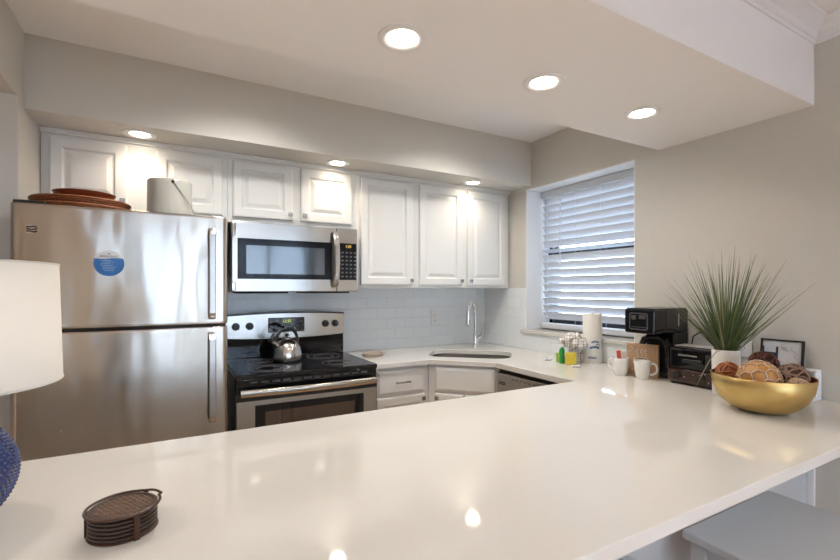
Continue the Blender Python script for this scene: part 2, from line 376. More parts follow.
# faucet
fx, fy = 2.005, 2.735
fa = empty('faucet', 'chrome pull-down gooseneck faucet behind the corner sink', 'faucet', (fx, fy, .914), radians(205))
bm = N(); lathe(bm, [(0,0),(.027,0),(.027,.006),(.022,.012),(.019,.05),(.0185,.10),(.014,.112),(0,.112)], 32); obj('body', bm, 'chrome', fa, smooth=True)
pts = [(0,0,.10),(0,0,.16),(0,0,.25)]
for i in range(1, 13): a = pi-pi*i/12*1.02; pts.append((.055+.055*cos(a), 0, .268+.075*sin(a)))
obj('spout', tube(N(), pts, .0125, 16), 'chrome', fa, smooth=True)
lx, lz = pts[-1][0], pts[-1][2]
obj('spray_head', lathe(N(), [(0,0),(.0135,0),(.015,-.02),(.019,-.075),(.020,-.10),(.017,-.106),(0,-.106)], 24, Matrix.Translation((lx, 0, lz+.01))), 'chrome', fa, smooth=True)
bm = N(); cyl(bm, (0,.015,.07), (0,.055,.095), .0145, 20); tube(bm, [(0,.050,.09),(0,.066,.135),(0,.072,.195)], [.008,.007,.006], 12)
obj('lever', bm, 'chrome', fa, smooth=True)

# ------------------------------------------------------------------ cabinets
def knob(parent, x, z, y):
    bm = N(); box(bm, x-.005, x+.005, y-.016, y, z-.005, z+.005); box(bm, x-.012, x+.012, y-.026, y-.015, z-.012, z+.012)
    return obj('knob', bm, 'nickel', parent, bevel=.0015)
YC = 2.658
def upper(label, x0, x1, z0, z1, doors, ends=(0,0)):
    t = empty('upper_cabinet', label, 'cabinet', ((x0+x1)/2, YB-.009, z0), 0, 'white wall cabinets')
    ox, oy, oz = (x0+x1)/2, YB-.009, z0
    bm = N(); box(bm, x0-ox, x1-ox, YC-oy, 0, 0, z1-z0); obj('cabinet_body', bm, 'cab', t, bevel=.001)
    for a, b, c, d, ks in doors:
        dr = obj('door', panel(N(), a-ox, b-ox, c-oz, d-oz, YC-.0005-oy, DOOR), 'cab', t)
        kx = (b-.018 if ks > 0 else a+.018)
        knob(dr, kx-ox, c+.032-oz, YC-.019-oy)
    return t
upper('white two-door raised-panel cabinet above the fridge', XL+.002, .2455, 1.735, 2.098, [(-.528,-.221,1.768,2.085,1),(-.098,.221,1.768,2.085,-1)])
upper('white two-door raised-panel cabinet directly above the microwave', .2465, 1.004, 1.737, 2.098, [(.272,.602,1.768,2.085,1),(.649,.973,1.768,2.085,-1)])
upper('tall white single-door wall cabinet just right of the microwave', 1.005, 1.435, 1.369, 2.098, [(1.032,1.411,1.388,2.085,1)])
upper('tall white two-door wall cabinet in the corner by the window', 1.436, XR-.009, 1.369, 2.098, [(1.466,1.825,1.388,2.085,1),(1.870,2.229,1.388,2.085,-1)])
bm = N(); box(bm, XL+.001, XR-.001, YC-.010, YC+.02, 2.0985, 2.110); box(bm, XL+.001, XR-.001, YC-.018, YC+.02, 2.110, 2.1220)
struct('trim_5', bm, 'cab', bevel=.002)

# base cabinets
def bar_pull(parent, x, z, y, l=.10):
    bm = N(); box(bm, x-l/2, x+l/2, y-.030, y-.020, z-.005, z+.005)
    for s in (-1, 1): box(bm, x+s*(l/2-.012)-.004, x+s*(l/2-.012)+.004, y-.022, y, z-.004, z+.004)
    return obj('handle', bm, 'nickel', parent, bevel=.0015)
bc = empty('base_cabinet', 'white base cabinet with drawer and bar pull right of the range', 'cabinet', (1.2, YB, 0))
bm = N(); box(bm, 1.022-1.2, 1.408-1.2, 2.43-YB, -.01, .10, .883); box(bm, 1.022-1.2, 1.408-1.2, 2.50-YB, -.01, 0, .10)
obj('cabinet_body', bm, 'cab', bc)
dw = obj('drawer', panel(N(), 1.045-1.2, 1.375-1.2, .715, .866, 2.4295-YB, DRAWER), 'cab', bc); bar_pull(dw, 1.212-1.2, .79, 2.41-YB, .10)
dr = obj('door', panel(N(), 1.045-1.2, 1.375-1.2, .12, .700, 2.4295-YB, DOOR), 'cab', bc); knob(dr, 1.355-1.2, .675, 2.41-YB)
# diagonal sink base
P0, P1 = Vector((1.412, 2.425)), Vector((1.718, 2.103)); dv = P1-P0; L = dv.length; ang = math.atan2(dv.y, dv.x)
sb = empty('sink_base_cabinet', 'white diagonal corner base cabinet below the sink', 'cabinet', (P0.x, P0.y, 0), ang)
bm = N(); inv = Matrix.Rotation(-ang, 4, 'Z') @ Matrix.Translation((-P0.x, -P0.y, 0))
prism(bm, [(1.412,2.425),(1.718,2.103),(1.76,2.103),(1.76,2.20),(1.50,2.46),(1.412,2.46)], .10, .883, mtx=inv)
obj('cabinet_front', bm, 'cab', sb)
obj('false_drawer', panel(N(), .045, L-.022, .715, .866, -.0005, DRAWER), 'cab', sb)
for a, b, s in ((.045, L/2+.008, 1), (L/2+.015, L-.022, -1)):
    d = obj('door', panel(N(), a, b, .12, .70, -.0005, DOOR if b-a > .18 else [(0,0),(0,.014),(.004,.018),(.035,.020),(.040,.012),(.048,.012),(.060,.018)]), 'cab', sb)
    knob(d, .062 if s > 0 else L-.045, .675, -.019)
# dishwasher (faces -X)
dwz = empty('dishwasher', 'stainless dishwasher with dark top control strip right of the sink', 'dishwasher', (1.722, 1.50, 0), -pi/2)
# local x -> -world Y ; local -y -> world -X ; origin at Y=1.5 so local x in [-.6,0]
bm = N(); box(bm, -.598, -.004, .0, .50, .10, .872); obj('tub', bm, 'blackmatte', dwz)
obj('door_panel', panel(N(), -.597, -.005, .12, .858, -.0005, [(0,0),(0,.018),(.004,.022)]), 'dish_steel', dwz)
bm = N()
for i in range(9): box(bm, -.46+i*.035, -.448+i*.035, -.0235, -.022, .835, .839)
obj('control_marks', bm, plain('dark print', (.03,.03,.03), .4), dwz)
bm = N(); box(bm, -.575, -.52, -.0245, -.022, .800, .806); box(bm, -.575, -.52, -.0245, -.022, .790, .795); obj('badge', bm, 'blackgloss', dwz)
obj('toe_kick', box(N(), -.598, -.004, .05, .10, 0, .10), 'blackmatte', dwz)
# peninsula base
bm = N(); box(bm, -.9, 1.715, .902, 1.455, .10, .883); box(bm, -.9, 1.715, .902, 1.40, 0, .10)
pc = empty('peninsula_cabinet', 'white base cabinet run under the kitchen side of the peninsula', 'cabinet', (.4, .902, 0))
bmesh.ops.translate(bm, vec=(-.4, -.902, 0), verts=bm.verts); obj('cabinet_body', bm, 'cab', pc)
for i in range(5):
    x1 = 1.70-i*.50-.4
    bm = panel(N(), -x1, -x1+.48, .12, .86, 0, DOOR); bmesh.ops.rotate(bm, verts=bm.verts, cent=(0,0,0), matrix=Matrix.Rotation(pi, 3, 'Z')); bmesh.ops.translate(bm, vec=(0, .5535, 0), verts=bm.verts)
    obj('door', bm, 'cab', pc)

# ------------------------------------------------------------------ refrigerator
FX0, FX1, FY = -.556, .205, 2.195
fr = empty('refrigerator', 'stainless steel top-freezer refrigerator left of the range', 'refrigerator', ((FX0+FX1)/2, FY, 0))
ox = (FX0+FX1)/2
def L_(x): return x-ox
obj('case', box(N(), L_(FX0)+.004, L_(FX1)-.004, .075, .72, .02, 1.685), 'steel_side', fr, bevel=.004)
def fdoor(z0, z1):
    w = (FX1-FX0)/2; pts = []
    n = 28
    xs = [-w+.022*(1-cos(i/8*pi/2)) for i in range(8)]+[-w+.022+(2*w-.044)*i/n for i in range(n+1)]
    xs += [-x for x in xs[:8]][::-1]
    for x in xs:
        u = abs(x)/w
        y = -.010*(1-u*u)
        e_ = (w-abs(x))
        if e_ < .022: y += .022-math.sqrt(max(0, .022**2-(.022-e_)**2))
        pts.append((x, y))
    pts += [(w, .065), (-w, .065)]
    bm = N(); k = len(pts)
    zs = [z0, z0+.0015, z0+.004, z0+.012, z1-.012, z1-.004, z1-.0015, z1]; ins = [.003, .001, 0, 0, 0, 0, .001, .003]
    rings = [[bm.verts.new((x*(1-i_/w), y+i_, z)) for x, y in pts] for z, i_ in zip(zs, ins)]
    for a, b in zip(rings, rings[1:]):
        for i in range(k): bm.faces.new([a[i], a[(i+1) % k], b[(i+1) % k], b[i]])
    bm.faces.new(rings[0][::-1]); bm.faces.new(rings[-1]); return bm
fd1 = obj('freezer_door', fdoor(1.203, 1.692), 'steel_door', fr, smooth=True)
fd2 = obj('fridge_door', fdoor(.09, 1.190), 'steel_door', fr, smooth=True)
obj('gasket', box(N(), L_(FX0)+.01, L_(FX1)-.01, .012, .074, 1.19, 1.204), 'blackmatte', fr)
obj('kick_grille', box(N(), L_(FX0)+.01, L_(FX1)-.01, .05, .08, .015, .085), 'blackmatte', fr)
obj('hinge_cover', box(N(), L_(FX0)+.006, L_(FX0)+.10, .02, .11, 1.692, 1.706), 'black', fr, bevel=.004)
def handle(z0, z1, parent, tipz):
    bm = N(); x = L_(.138); prof = []
    n = 14
    outer = []; inner = []
    for i in range(n+1):
        t = i/n; z = z0+(z1-z0)*t
        b = .052
        if t < .07: b = .052*(.55+.45*sin(t/.07*pi/2))
        if t > .93: b = .052*(.55+.45*sin((1-t)/.07*pi/2))
        outer.append((z, -b-.004)); inner.append((z, -b+.008))
    poly = [(y, z) for z, y in outer]+[(y, z) for z, y in reversed(inner)]
    hw = .0135; a = [bm.verts.new((x-hw, y, z)) for y, z in poly]; b = [bm.verts.new((x+hw, y, z)) for y, z in poly]
    k = len(poly)
    for i in range(k): bm.faces.new([a[i], a[(i+1) % k], b[(i+1) % k], b[i]])
    bm.faces.new(a); bm.faces.new(b[::-1])
    for z in (z0+.02, z1-.02): box(bm, x-.009, x+.009, -.046, .0, z-.012, z+.012)
    return obj('handle', bm, 'steel', parent, bevel=.003)
handle(1.225, 1.635, fd1, 0); handle(.765, 1.165, fd2, 0)
# badge with wave stripes
bm = N(); box(bm, L_(-.506), L_(-.470), -.0035, .004, 1.575, 1.607); bd = obj('badge', bm, 'chrome', fd1)
bm = N()
for i in range(3):
    z = 1.580+i*.009
    prev = None
    for j in range(9):
        x = L_(-.504)+j*.032/8; dz = .0016*sin(j*.9+i*1.5)
        cur = (bm.verts.new((x, -.0042, z+dz)), bm.verts.new((x, -.0042, z+.005+dz)), bm.verts.new((x, -.0032, z+dz)), bm.verts.new((x, -.0032, z+.005+dz)))
        if prev:
            bm.faces.new([prev[0], cur[0], cur[1], prev[1]]); bm.faces.new([prev[2], cur[2], cur[0], prev[0]]); bm.faces.new([prev[1], cur[1], cur[3], prev[3]])
        prev = cur
obj('badge_stripes', bm, 'blackmatte', bd)
# bolts low on the door
for x in (-.40, -.335): obj('bolt_cap', cyl(N(), (L_(x), -.004, .80), (L_(x), -.012, .80), .004, 12), 'nickel', fd2)

def text_mesh(s, size, m, name, parent=None, loc=(0,0,0), rot=(pi/2,0,0), ext=.0004, align='CENTER'):
    c = bpy.data.curves.new(name, 'FONT'); c.body = s; c.size = size; c.extrude = ext; c.align_x = align; c.align_y = 'CENTER'; c.resolution_u = 3
    to = bpy.data.objects.new(name, c); COL.objects.link(to)
    bpy.context.view_layer.update()
    me = bpy.data.meshes.new_from_object(to.evaluated_get(bpy.context.evaluated_depsgraph_get()))
    bpy.data.objects.remove(to, do_unlink=True)
    me.materials.clear(); me.materials.append(m if not isinstance(m, str) else M[m])
    o = bpy.data.objects.new(name, me); COL.objects.link(o); o.location = loc; o.rotation_euler = rot
    if parent: o.parent = parent
    return o
# round magnet
MX, MZ, MR = -.2435, 1.466, .0525
mg = empty('fridge_magnet', 'round blue and white printed magnet on the freezer door', 'magnet', (MX, FY-.0105, MZ), 0)
obj('disc', lathe(N(), [(0,0),(MR,0),(MR,.0025),(0,.0025)], 48, Matrix.Rotation(pi/2, 4, 'X')), plain('magnet white', (.72,.74,.76), .35), mg)
bm = N(); arc = []
zt = .020
for i in range(41):
    a = pi-math.asin(zt/MR)+ (2*math.asin(zt/MR)+pi)*i/40
    arc.append((MR*.995*cos(a), MR*.995*sin(a)))
wave = [(MR*.9*(1-2*i/12), zt+.0022*sin(i/12*2*pi)) for i in range(1, 12)]
prism(bm, arc+wave, 0, .0006, mtx=Matrix.Translation((0,-.0026,0)) @ XZ)
obj('blue_field', bm, plain('magnet blue', (.01,.13,.42), .3), mg)
text_mesh('BEACH PLACE', .0095, plain('magnet print dark', (.03,.04,.07), .5), 'printed_words', mg, (0, -.0034, .029))
bm = N(); prism(bm, [(-.004,-.002),(.004,-.002),(0,.005)], 0, .0006, mtx=Matrix.Translation((0,-.0026,.039)) @ XZ); obj('emblem', bm, plain('magnet emblem', (.03,.04,.07), .5), mg)
bm = N()
random.seed(3)
for i, (a, b) in enumerate(((-.022,.006),(-.022,.016),(-.022,.004),(-.022,.012),(-.022,.022),(-.022,.018),(-.016,.016))):
    z = .012-i*.0068
    x = a
    while x < b:
        w = random.uniform(.003,.008); box(bm, x, min(b, x+w), -.0038, -.0030, z-.0011, z+.0011); x += w+.0015
    if i in (0, 2, 3): box(bm, -.0285, -.0255, -.0038, -.0030, z-.0015, z+.0015)
obj('small_print', bm, plain('magnet small print', (.35,.55,.75), .5), mg)

# ------------------------------------------------------------------ microwave
mw = empty('microwave', 'stainless over-the-range microwave with black window above the stove', 'microwave', (.625, 2.58, 1.342))
mx0, mx1, mh = -.366, .361, .393
obj('case', box(N(), mx0, mx1, .03, .385, .004, mh), 'black', mw, bevel=.003)
xd = .225  # door/panel split
def curvpanel(x0, x1, z0, z1, y, t=.03, m='steel', name='door', parent=mw, bev=.004): return obj(name, box(N(), x0, x1, y, y+t, z0, z1), m, parent, bevel=bev)
door = curvpanel(mx0, xd, .004, mh, 0)
gl = obj('window_surround', box(N(), mx0+.030, xd-.028, -.004, 0, .076, mh-.092), 'blackdoor', door, bevel=.002)
obj('window_mesh', box(N(), mx0+.075, xd-.075, -.0055, -.004, .105, mh-.130), plain('microwave window', (.03,.045,.06), .06, spec=1, coat=1), gl)
pan = curvpanel(xd+.002, mx1, .004, mh, 0, name='control_panel')
kp = obj('keypad', box(N(), xd+.014, mx1-.008, -.004, 0, .076, mh-.092), 'blackdoor', pan, bevel=.002)
bm = N()
for r in range(7):
    for c in range(4): box(bm, xd+.030+c*.027, xd+.044+c*.027, -.0048, -.004, .092+r*.0245, .101+r*.0245)
obj('key_labels', bm, plain('grey key print', (.12,.12,.12), .4), kp)
text_mesh('1:25', .022, plain('amber clock display', (.5,.35,.05), .4, emis=(1,.65,.15), estr=.8), 'clock_display', kp, (xd+.075, -.0045, mh-.112))
pts = []
for i in range(17):
    t = i/16; pts.append((xd-.012, -.018-.034*sin(pi*t)**.6, .03+(mh-.06)*t))
bm = N()
for s in (0,):
    rings = []
    for p in pts:
        rings.append([bm.verts.new((p[0]+dx, p[1]+dy, p[2])) for dx, dy in ((-.017,.006),(-.017,-.002),(-.010,-.008),(.010,-.008),(.017,-.002),(.017,.006))])
    for a, b in zip(rings, rings[1:]):
        for j in range(6): bm.faces.new([a[j], a[(j+1) % 6], b[(j+1) % 6], b[j]])
    bm.faces.new(rings[0]); bm.faces.new(rings[-1])
for z in (.036, mh-.036): box(bm, xd-.024, xd, -.020, 0, z-.010, z+.010)
obj('handle', bm, 'steel', door, smooth=True)
for z0, z1 in ((.008,.060), (mh-.085, mh-.004)):
    obj('corner_cap', box(N(), mx0-.003, mx0+.022, -.006, .03, z0, z1), 'chrome', mw, bevel=.008)
bm = N(); box(bm, -.33, -.05, .06, .30, -.006, .004); box(bm, .05, .33, .06, .30, -.006, .004); obj('grease_filters', bm, 'blackmatte', mw)

# ------------------------------------------------------------------ range
rg = empty('range', 'black and stainless steel freestanding electric range under the microwave', 'range', (.628, 2.33, 0))
rx0, rx1 = -.378, .380
obj('body', box(N(), rx0, rx1, .03, .60, .02, .905), 'black', rg)
bm = N(); box(bm, rx0, rx1, -.015, .57, .905, .932); obj('cooktop', bm, 'blackgloss', rg, bevel=.008, segs=3)
bm = N()
for cx_, cy_, r in ((-.19,.14,.105),(.19,.14,.085),(-.19,.41,.075),(.19,.41,.10)):
    for rr in (r, r*.62):
        k = 48; a = [(cx_+rr*cos(2*pi*i/k), cy_+rr*sin(2*pi*i/k), .9325) for i in range(k)]; tube(bm, a, .0013, 4, closed=True)
obj('burner_rings', bm, plain('burner print', (.10,.10,.11), .3), rg)
# backguard
bm = N()
n = 20; a = []; top = []
for i in range(n+1):
    x = rx0+.004+(rx1-rx0-.008)*i/n; u = (i/n*2-1)
    top.append((x, 1.205-.012*u*u))
poly = [(rx0+.004, 1.060)]+[(x, z) for x, z in [(rx0+.004+(rx1-rx0-.008)*i/n, 1.060-.014*(1-((i/n)*2-1)**2)) for i in range(1, n)]]+[(rx1-.004, 1.060)]+top[::-1]
prism(bm, poly, 0, .05, mtx=Matrix.Translation((0,.605,0)) @ XZ)
bg = obj('control_panel', bm, 'steel', rg, bevel=.004)
bm = N(); box(bm, rx0+.002, rx1-.002, .575, .628, .932, 1.062); 
obj('backguard', bm, 'blackgloss', rg, bevel=.004)
bm = N(); prism(bm, [(x, z+.001) for x, z in top]+[(x, z+.009) for x, z in top[::-1]], 0, .055, mtx=Matrix.Translation((0,.61,0)) @ XZ); obj('backguard_cap', bm, 'black', rg)
dp = obj('display', box(N(), -.124, .104, .549, .556, 1.085, 1.178), 'blackgloss', bg, bevel=.004)
text_mesh('12:25', .026, plain('green clock', (.3,.3,.05), .4, emis=(.75,.8,.2), estr=.7), 'clock_digits', dp, (-.010, .5485, 1.155))
bm = N()
for r in range(3):
    for c in (-.104,-.079,.061,.086): box(bm, c-.007, c+.007, .5478, .5488, 1.098+r*.025, 1.103+r*.025)
for c in range(4): box(bm, -.049+c*.025, -.037+c*.025, .5478, .5488, 1.098, 1.104); box(bm, -.049+c*.025, -.037+c*.025, .5478, .5488, 1.126, 1.130)
obj('key_marks', bm, plain('pale print', (.22,.22,.20), .5), dp)
for x in (-.315,-.235,.245,.312):
    kb = obj('knob', lathe(N(), [(0,0),(.023,0),(.023,.008),(.019,.012),(.017,.024),(0,.025)], 28, Matrix.Translation((x, .5549, 1.13)) @ Matrix.Rotation(pi/2, 4, 'X')), 'black', bg, smooth=True)
    obj('pointer', box(N(), x-.002, x+.002, .527, .531, 1.13, 1.146), plain('white mark', (.6,.6,.6), .5), kb)
    obj('knob_grip', box(N(), x-.0055, x+.0055, .524, .54, 1.114, 1.146), 'black', kb, bevel=.002)
# front
obj('vent_strip', box(N(), rx0+.002, rx1-.002, .0, .03, .835, .904), 'blackgloss', rg, bevel=.002)
od = obj('oven_door', box(N(), rx0+.003, rx1-.003, -.012, .03, .215, .835), 'steel', rg, bevel=.004)
obj('door_window_frame', box(N(), rx0+.092, rx1-.085, -.015, -.011, .33, .775), 'blackgloss', od, bevel=.003)
obj('door_glass', box(N(), rx0+.140, rx1-.14, -.0165, -.014, .37, .740), plain('brown oven glass', (.05,.022,.010), .05, spec=1, coat=1), od)
obj('top_band', box(N(), rx0+.003, rx1-.003, -.0135, -.0095, .800, .836), 'black', od)
bm = N(); hp = []
for i in range(17):
    t = i/16; hp.append((rx0+.02+(rx1-rx0-.04)*t, -.048-.018*sin(pi*t), .848))
rings = []
for p in hp: rings.append([bm.verts.new((p[0], p[1]+dy, p[2]+dz)) for dy, dz in ((.010,-.015),(-.004,-.017),(-.011,-.008),(-.011,.008),(-.004,.017),(.010,.015))])
for a, b in zip(rings, rings[1:]):
    for j in range(6): bm.faces.new([a[j], a[(j+1) % 6], b[(j+1) % 6], b[j]])
bm.faces.new(rings[0]); bm.faces.new(rings[-1])
for x in (rx0+.035, rx1-.035): box(bm, x-.012, x+.012, -.045, -.0, .838, .858)
obj('handle', bm, 'steel', od, smooth=True)
obj('storage_drawer', box(N(), rx0+.003, rx1-.003, -.010, .03, .03, .205), 'steel', rg, bevel=.004)
# vent slots under cooktop lip
bm = N()
for i in range(12): box(bm, rx0+.07+i*.054, rx0+.108+i*.054, -.0015, .001, .884, .894)
obj('vent_slots', bm, plain('slot grey', (.10,.10,.11), .3, metal=.6), rg)

# kettle
kt = empty('kettle', 'stainless whistling kettle with black loop handle on the cooktop', 'kettle', (.578, 2.69, .9322), radians(200))
kb = lathe(N(), [(0,0),(.078,0),(.087,.006),(.090,.018),(.088,.045),(.080,.080),(.064,.108),(.042,.124),(.026,.130),(0,.131)], 48)
body = obj('body', kb, 'kettle', kt, smooth='all')
lid = obj('lid', lathe(N(), [(.030,.127),(.026,.136),(.010,.140),(0,.141)], 32), 'kettle', kt, smooth=True)
obj('lid_knob', lathe(N(), [(0,.139),(.006,.140),(.006,.146),(.011,.150),(.011,.158),(.006,.163),(0,.164)], 20), 'black', lid, smooth=True)
pts = []
for i in range(19):
    a = radians(-18+216*i/18); pts.append((.072*cos(a), 0, .118+.074*sin(a)))
obj('handle', tube(N(), pts, .0075, 10, flat=1.3), 'black', kt, smooth=True)
sp = obj('spout', cyl(N(), (.058,.0,.088), (.108,.0,.128), .019, 20, .013), 'kettle', kt, smooth=True)
obj('whistle', cyl(N(), (.098,0,.124), (.112,0,.137), .017, 20, .015), 'black', sp, smooth=True)
obj('whistle_lever', tube(N(), [(.106,0,.138),(.102,0,.152),(.088,0,.165)], [.004,.004,.006], 8), 'black', sp, smooth=True)

# outlet on the back wall
def outlet(x, y, z, rz, label):
    t = empty('wall_outlet', label, 'outlet', (x, y, z), rz)
    obj('cover_plate', box(N(), -.036, .036, -.006, 0, -.060, .060), 'trim', t, bevel=.002)
    for s in (-1, 1):
        r = obj('receptacle', prism(N(), rrect(.034, .028, .010, 5), 0, .002, mtx=Matrix.Translation((0,-.006,s*.021)) @ XZ), 'trim', t)
        bm = N(); box(bm, -.008, -.006, -.0085, -.0078, s*.021-.002, s*.021+.007); box(bm, .006, .008, -.0085, -.0078, s*.021-.002, s*.021+.007); cyl(bm, (0,-.0078,s*.021-.008), (0,-.0085,s*.021-.008), .002, 8)
        obj('slots', bm, 'blackmatte', r)
    return t
outlet(1.782, YB-.008, 1.133, 0, 'white duplex outlet on the tiled wall left of the faucet')
outlet(XR, 1.035, 1.11, pi/2+pi, 'white duplex outlet on the right wall behind the vase')

# tan spoon rest by range
tr = empty('spoon_rest', 'speckled tan stoneware spoon rest on the worktop beside the range', 'spoon rest', (1.14, 2.70, .9142), radians(12))
lp = [(.0,.0),(.055,.0),(.066,.006),(.072,.022),(.070,.023),(.062,.010),(.05,.006),(0,.005)]
obj('dish', lathe(N(), lp, 36, sx_=1.15, sy_=.8), plain('speckled stone glaze', (.42,.34,.27), .5, noise_amt=.35, nscale=160), tr, smooth=True)
obj('handle_lip', box(N(), .070, .105, -.016, .016, .016, .023), plain('speckled stone glaze handle', (.42,.34,.27), .5, noise_amt=.35, nscale=160), tr, bevel=.005)

# ------------------------------------------------------------------ things on top of the fridge
ZF = 1.6855
def woven_tray(z, r, label, sc):
    t = empty('woven_tray', label, 'tray', (-.368, 2.425, z), 0, 'round woven trays on the fridge')
    obj('base', lathe(N(), [(0,0),(r*.9,0),(r*.94,.008),(r*.9,.012),(0,.012)], 48), 'rattan', t, smooth=True)
    bm = N()
    for j, (rr, zz) in enumerate(((r*.93,.009),(r*.955,.017),(r*.98,.025))):
        tube(bm, [(rr*cos(2*pi*i/60), rr*sin(2*pi*i/60), zz+.0016*sin(i*pi+j*pi)) for i in range(60)], .0055, 6, closed=True)
    obj('woven_rim', bm, 'rattan', t, smooth=True)
    return t
woven_tray(ZF+.001, .195, 'round red-brown woven tray lying directly on the fridge', 1)
woven_tray(ZF+.032, .180, 'upper round woven tray, under the small wooden dish', 1)
t = empty('wooden_dish', 'small shallow red-brown wooden dish topmost on the woven trays', 'dish', (-.360, 2.435, ZF+.0640), 0)
obj('bowl', lathe(N(), [(0,0),(.078,0),(.110,.028),(.115,.036),(.110,.036),(.074,.008),(0,.006)], 48), 'redwood', t, smooth=True)
t = empty('stoneware_crock', 'grey glazed cylindrical crock with wire handle on the fridge', 'crock', (-.030, 2.40, ZF+.001), radians(8))
obj('pot', lathe(N(), [(0,0),(.090,0),(.094,.004),(.095,.165),(.094,.180),(.091,.184),(.087,.180),(.086,.02),(0,.02)], 56), 'ceramic_grey', t, smooth=True)
bm = N(); sphere(bm, (0,-.0955,.170), .007, 12, 8); sphere(bm, (0,.0955,.170), .007, 12, 8); obj('handle_pin', bm, 'brownweave', t, smooth=True)
pts = [(.0+.115*sin(pi*i/20)*.92, -.0985*cos(pi*i/20), .17-.145*sin(pi*i/20)) for i in range(21)]
obj('wire_handle', tube(N(), pts, .0022, 6), 'nickel', t, smooth=True)
obj('handle_grip', cyl(N(), (.1075,-.03,.027), (.1075,.03,.027), .009, 14), 'ceramic_white', t, smooth=True)

# ------------------------------------------------------------------ window blind
bl = empty('window_blind', 'white faux-wood horizontal blind hanging in the kitchen window', 'blind', (XR+.165, (YW1+YW2)/2, ZW1-.007))
hw = (YW1-YW2)/2-.012; H0 = ZW1-.007
obj('headrail', box(N(), -.030, .030, -hw, hw, -.050, 0), 'slat', bl, bevel=.004)
bm = N(); nsl = 17; pitch = .0535
for i in range(nsl):
    z = -.075-i*pitch
    tilt = radians(-66)
    if i == 7: tilt = radians(-22)
    c, s_ = cos(tilt), sin(tilt)
    pr = []
    for k in range(7):
        u = -1+2*k/6; pr.append((u*.027, .0028*(1-u*u)))
    # cross-section rotated: room side edge low
    sec = [(u*c-w*s_, u*s_+w*c) for u, w in [(p[0], p[1]+.0014) for p in pr]+[(p[0], p[1]-.0014) for p in pr[::-1]]]
    ends = [[bm.verts.new((a, y, z+b)) for a, b in sec] for y in (-hw+.004, hw-.004)]
    k = len(sec)
    for j in range(k): bm.faces.new([ends[0][j], ends[0][(j+1) % k], ends[1][(j+1) % k], ends[1][j]])
    bm.faces.new(ends[0]); bm.faces.new(ends[1])
obj('slats', bm, 'slat', bl, smooth=True)
zb0 = -.985
obj('bottom_rail', box(N(), -.032, .030, -hw, hw, zb0-.042, zb0), 'slat', bl, bevel=.012, segs=4)
for y in (hw-.07, hw-.33, -hw+.33, -hw+.07):
    bm = N()
    for x in (-.029, .029): cyl(bm, (x, y, zb0-.005), (x, y, -.04), .0011, 6)
    obj('ladder_cord', bm, 'slat', bl)
obj('tilt_wand', cyl(N(), (-.038, hw-.20, -.55), (-.038, hw-.20, -.04), .004, 8), 'glass' if False else 'slat', bl)

# ------------------------------------------------------------------ items by the window
ZT = .9142
# paper towel roll
t = empty('paper_towel_roll', 'white paper towel roll in printed wrap standing below the window', 'paper towels', (2.221, 1.826, ZT))
obj('roll', lathe(N(), [(.018,.002),(.054,.002),(.056,.006),(.056,.292),(.054,.296),(.018,.296)], 40), plain('paper towel', (.80,.78,.74), .9, bump=.0006, bscale=200), t, smooth=True)
obj('core', lathe(N(), [(.018,.0),(.018,.297),(.0165,.297),(.0165,0)], 24), plain('cardboard core', (.38,.28,.18), .8), t)
obj('plastic_wrap', lathe(N(), [(.0572,.0),(.0575,.12),(.0568,.135),(.0565,.135),(.0570,.12),(.0567,0)], 40), plain('clear printed wrap', (.75,.75,.74), .25), t, smooth=True)
bm = N()
for k, (z0, z1, a0, a1) in enumerate(((.030,.036,195,245),(.038,.041,200,240),(.085,.10,205,262),(.105,.112,240,265),(.12,.131,215,258))):
    prev = None
    for i in range(13):
        a = radians(a0+(a1-a0)*i/12); zz = .008*sin(pi*i/12) if k > 1 else 0
        cur = [bm.verts.new((.0580*cos(a), .0580*sin(a), z0+zz)), bm.verts.new((.0580*cos(a), .0580*sin(a), z1+zz*.6))]
        if prev: bm.faces.new([prev[0], cur[0], cur[1], prev[1]])
        prev = cur
obj('blue_print', bm, plain('blue ink', (.06,.14,.32), .4), t)
obj('holder_finial', lathe(N(), [(0,.292),(.014,.293),(.014,.299),(.006,.303),(.009,.309),(0,.312)], 20), 'trim', t, smooth=True)
# dish soap
t = empty('dish_soap_bottle', 'small green dish soap bottle beside a yellow sponge', 'bottle', (2.030, 1.889, ZT), radians(20))
obj('bottle_body', lathe(N(), [(0,0),(.019,0),(.022,.004),(.022,.030),(.019,.045),(.022,.065),(.021,.080),(.010,.094),(.009,.097),(0,.097)], 28, sy_=.7), plain('green soap', (.01,.30,.04), .12, coat=.5), t, smooth=True)
obj('cap', lathe(N(), [(0,.097),(.010,.097),(.010,.108),(.006,.112),(.005,.120),(0,.120)], 20), plain('pale cap', (.65,.70,.68), .3), t, smooth=True)
bm = N(); box(bm, -.013, .013, -.0158, -.0150, .012, .040); obj('label', bm, plain('dark green label', (.005,.12,.03), .3), t)
t = obj('sponge', box(N(), -.032, .032, -.010, .010, 0, .072), plain('yellow sponge', (.66,.52,.06), .9, bump=.002, bscale=180), None, bevel=.004, loc=(2.032, 1.824, ZT), rot=(0,0,radians(-42)))
tag(t, 'yellow kitchen sponge standing on edge right of the green soap', 'sponge')
t = obj('scrub_pad', box(N(), -.020, .020, -.006, .006, 0, .055), plain('lime green scrub pad', (.42,.58,.12), .9, bump=.002, bscale=180), None, bevel=.003, loc=(2.060, 1.938, ZT), rot=(0,0,radians(-42)))
tag(t, 'lime green scrub pad standing behind the green soap bottle', 'scrub pad')
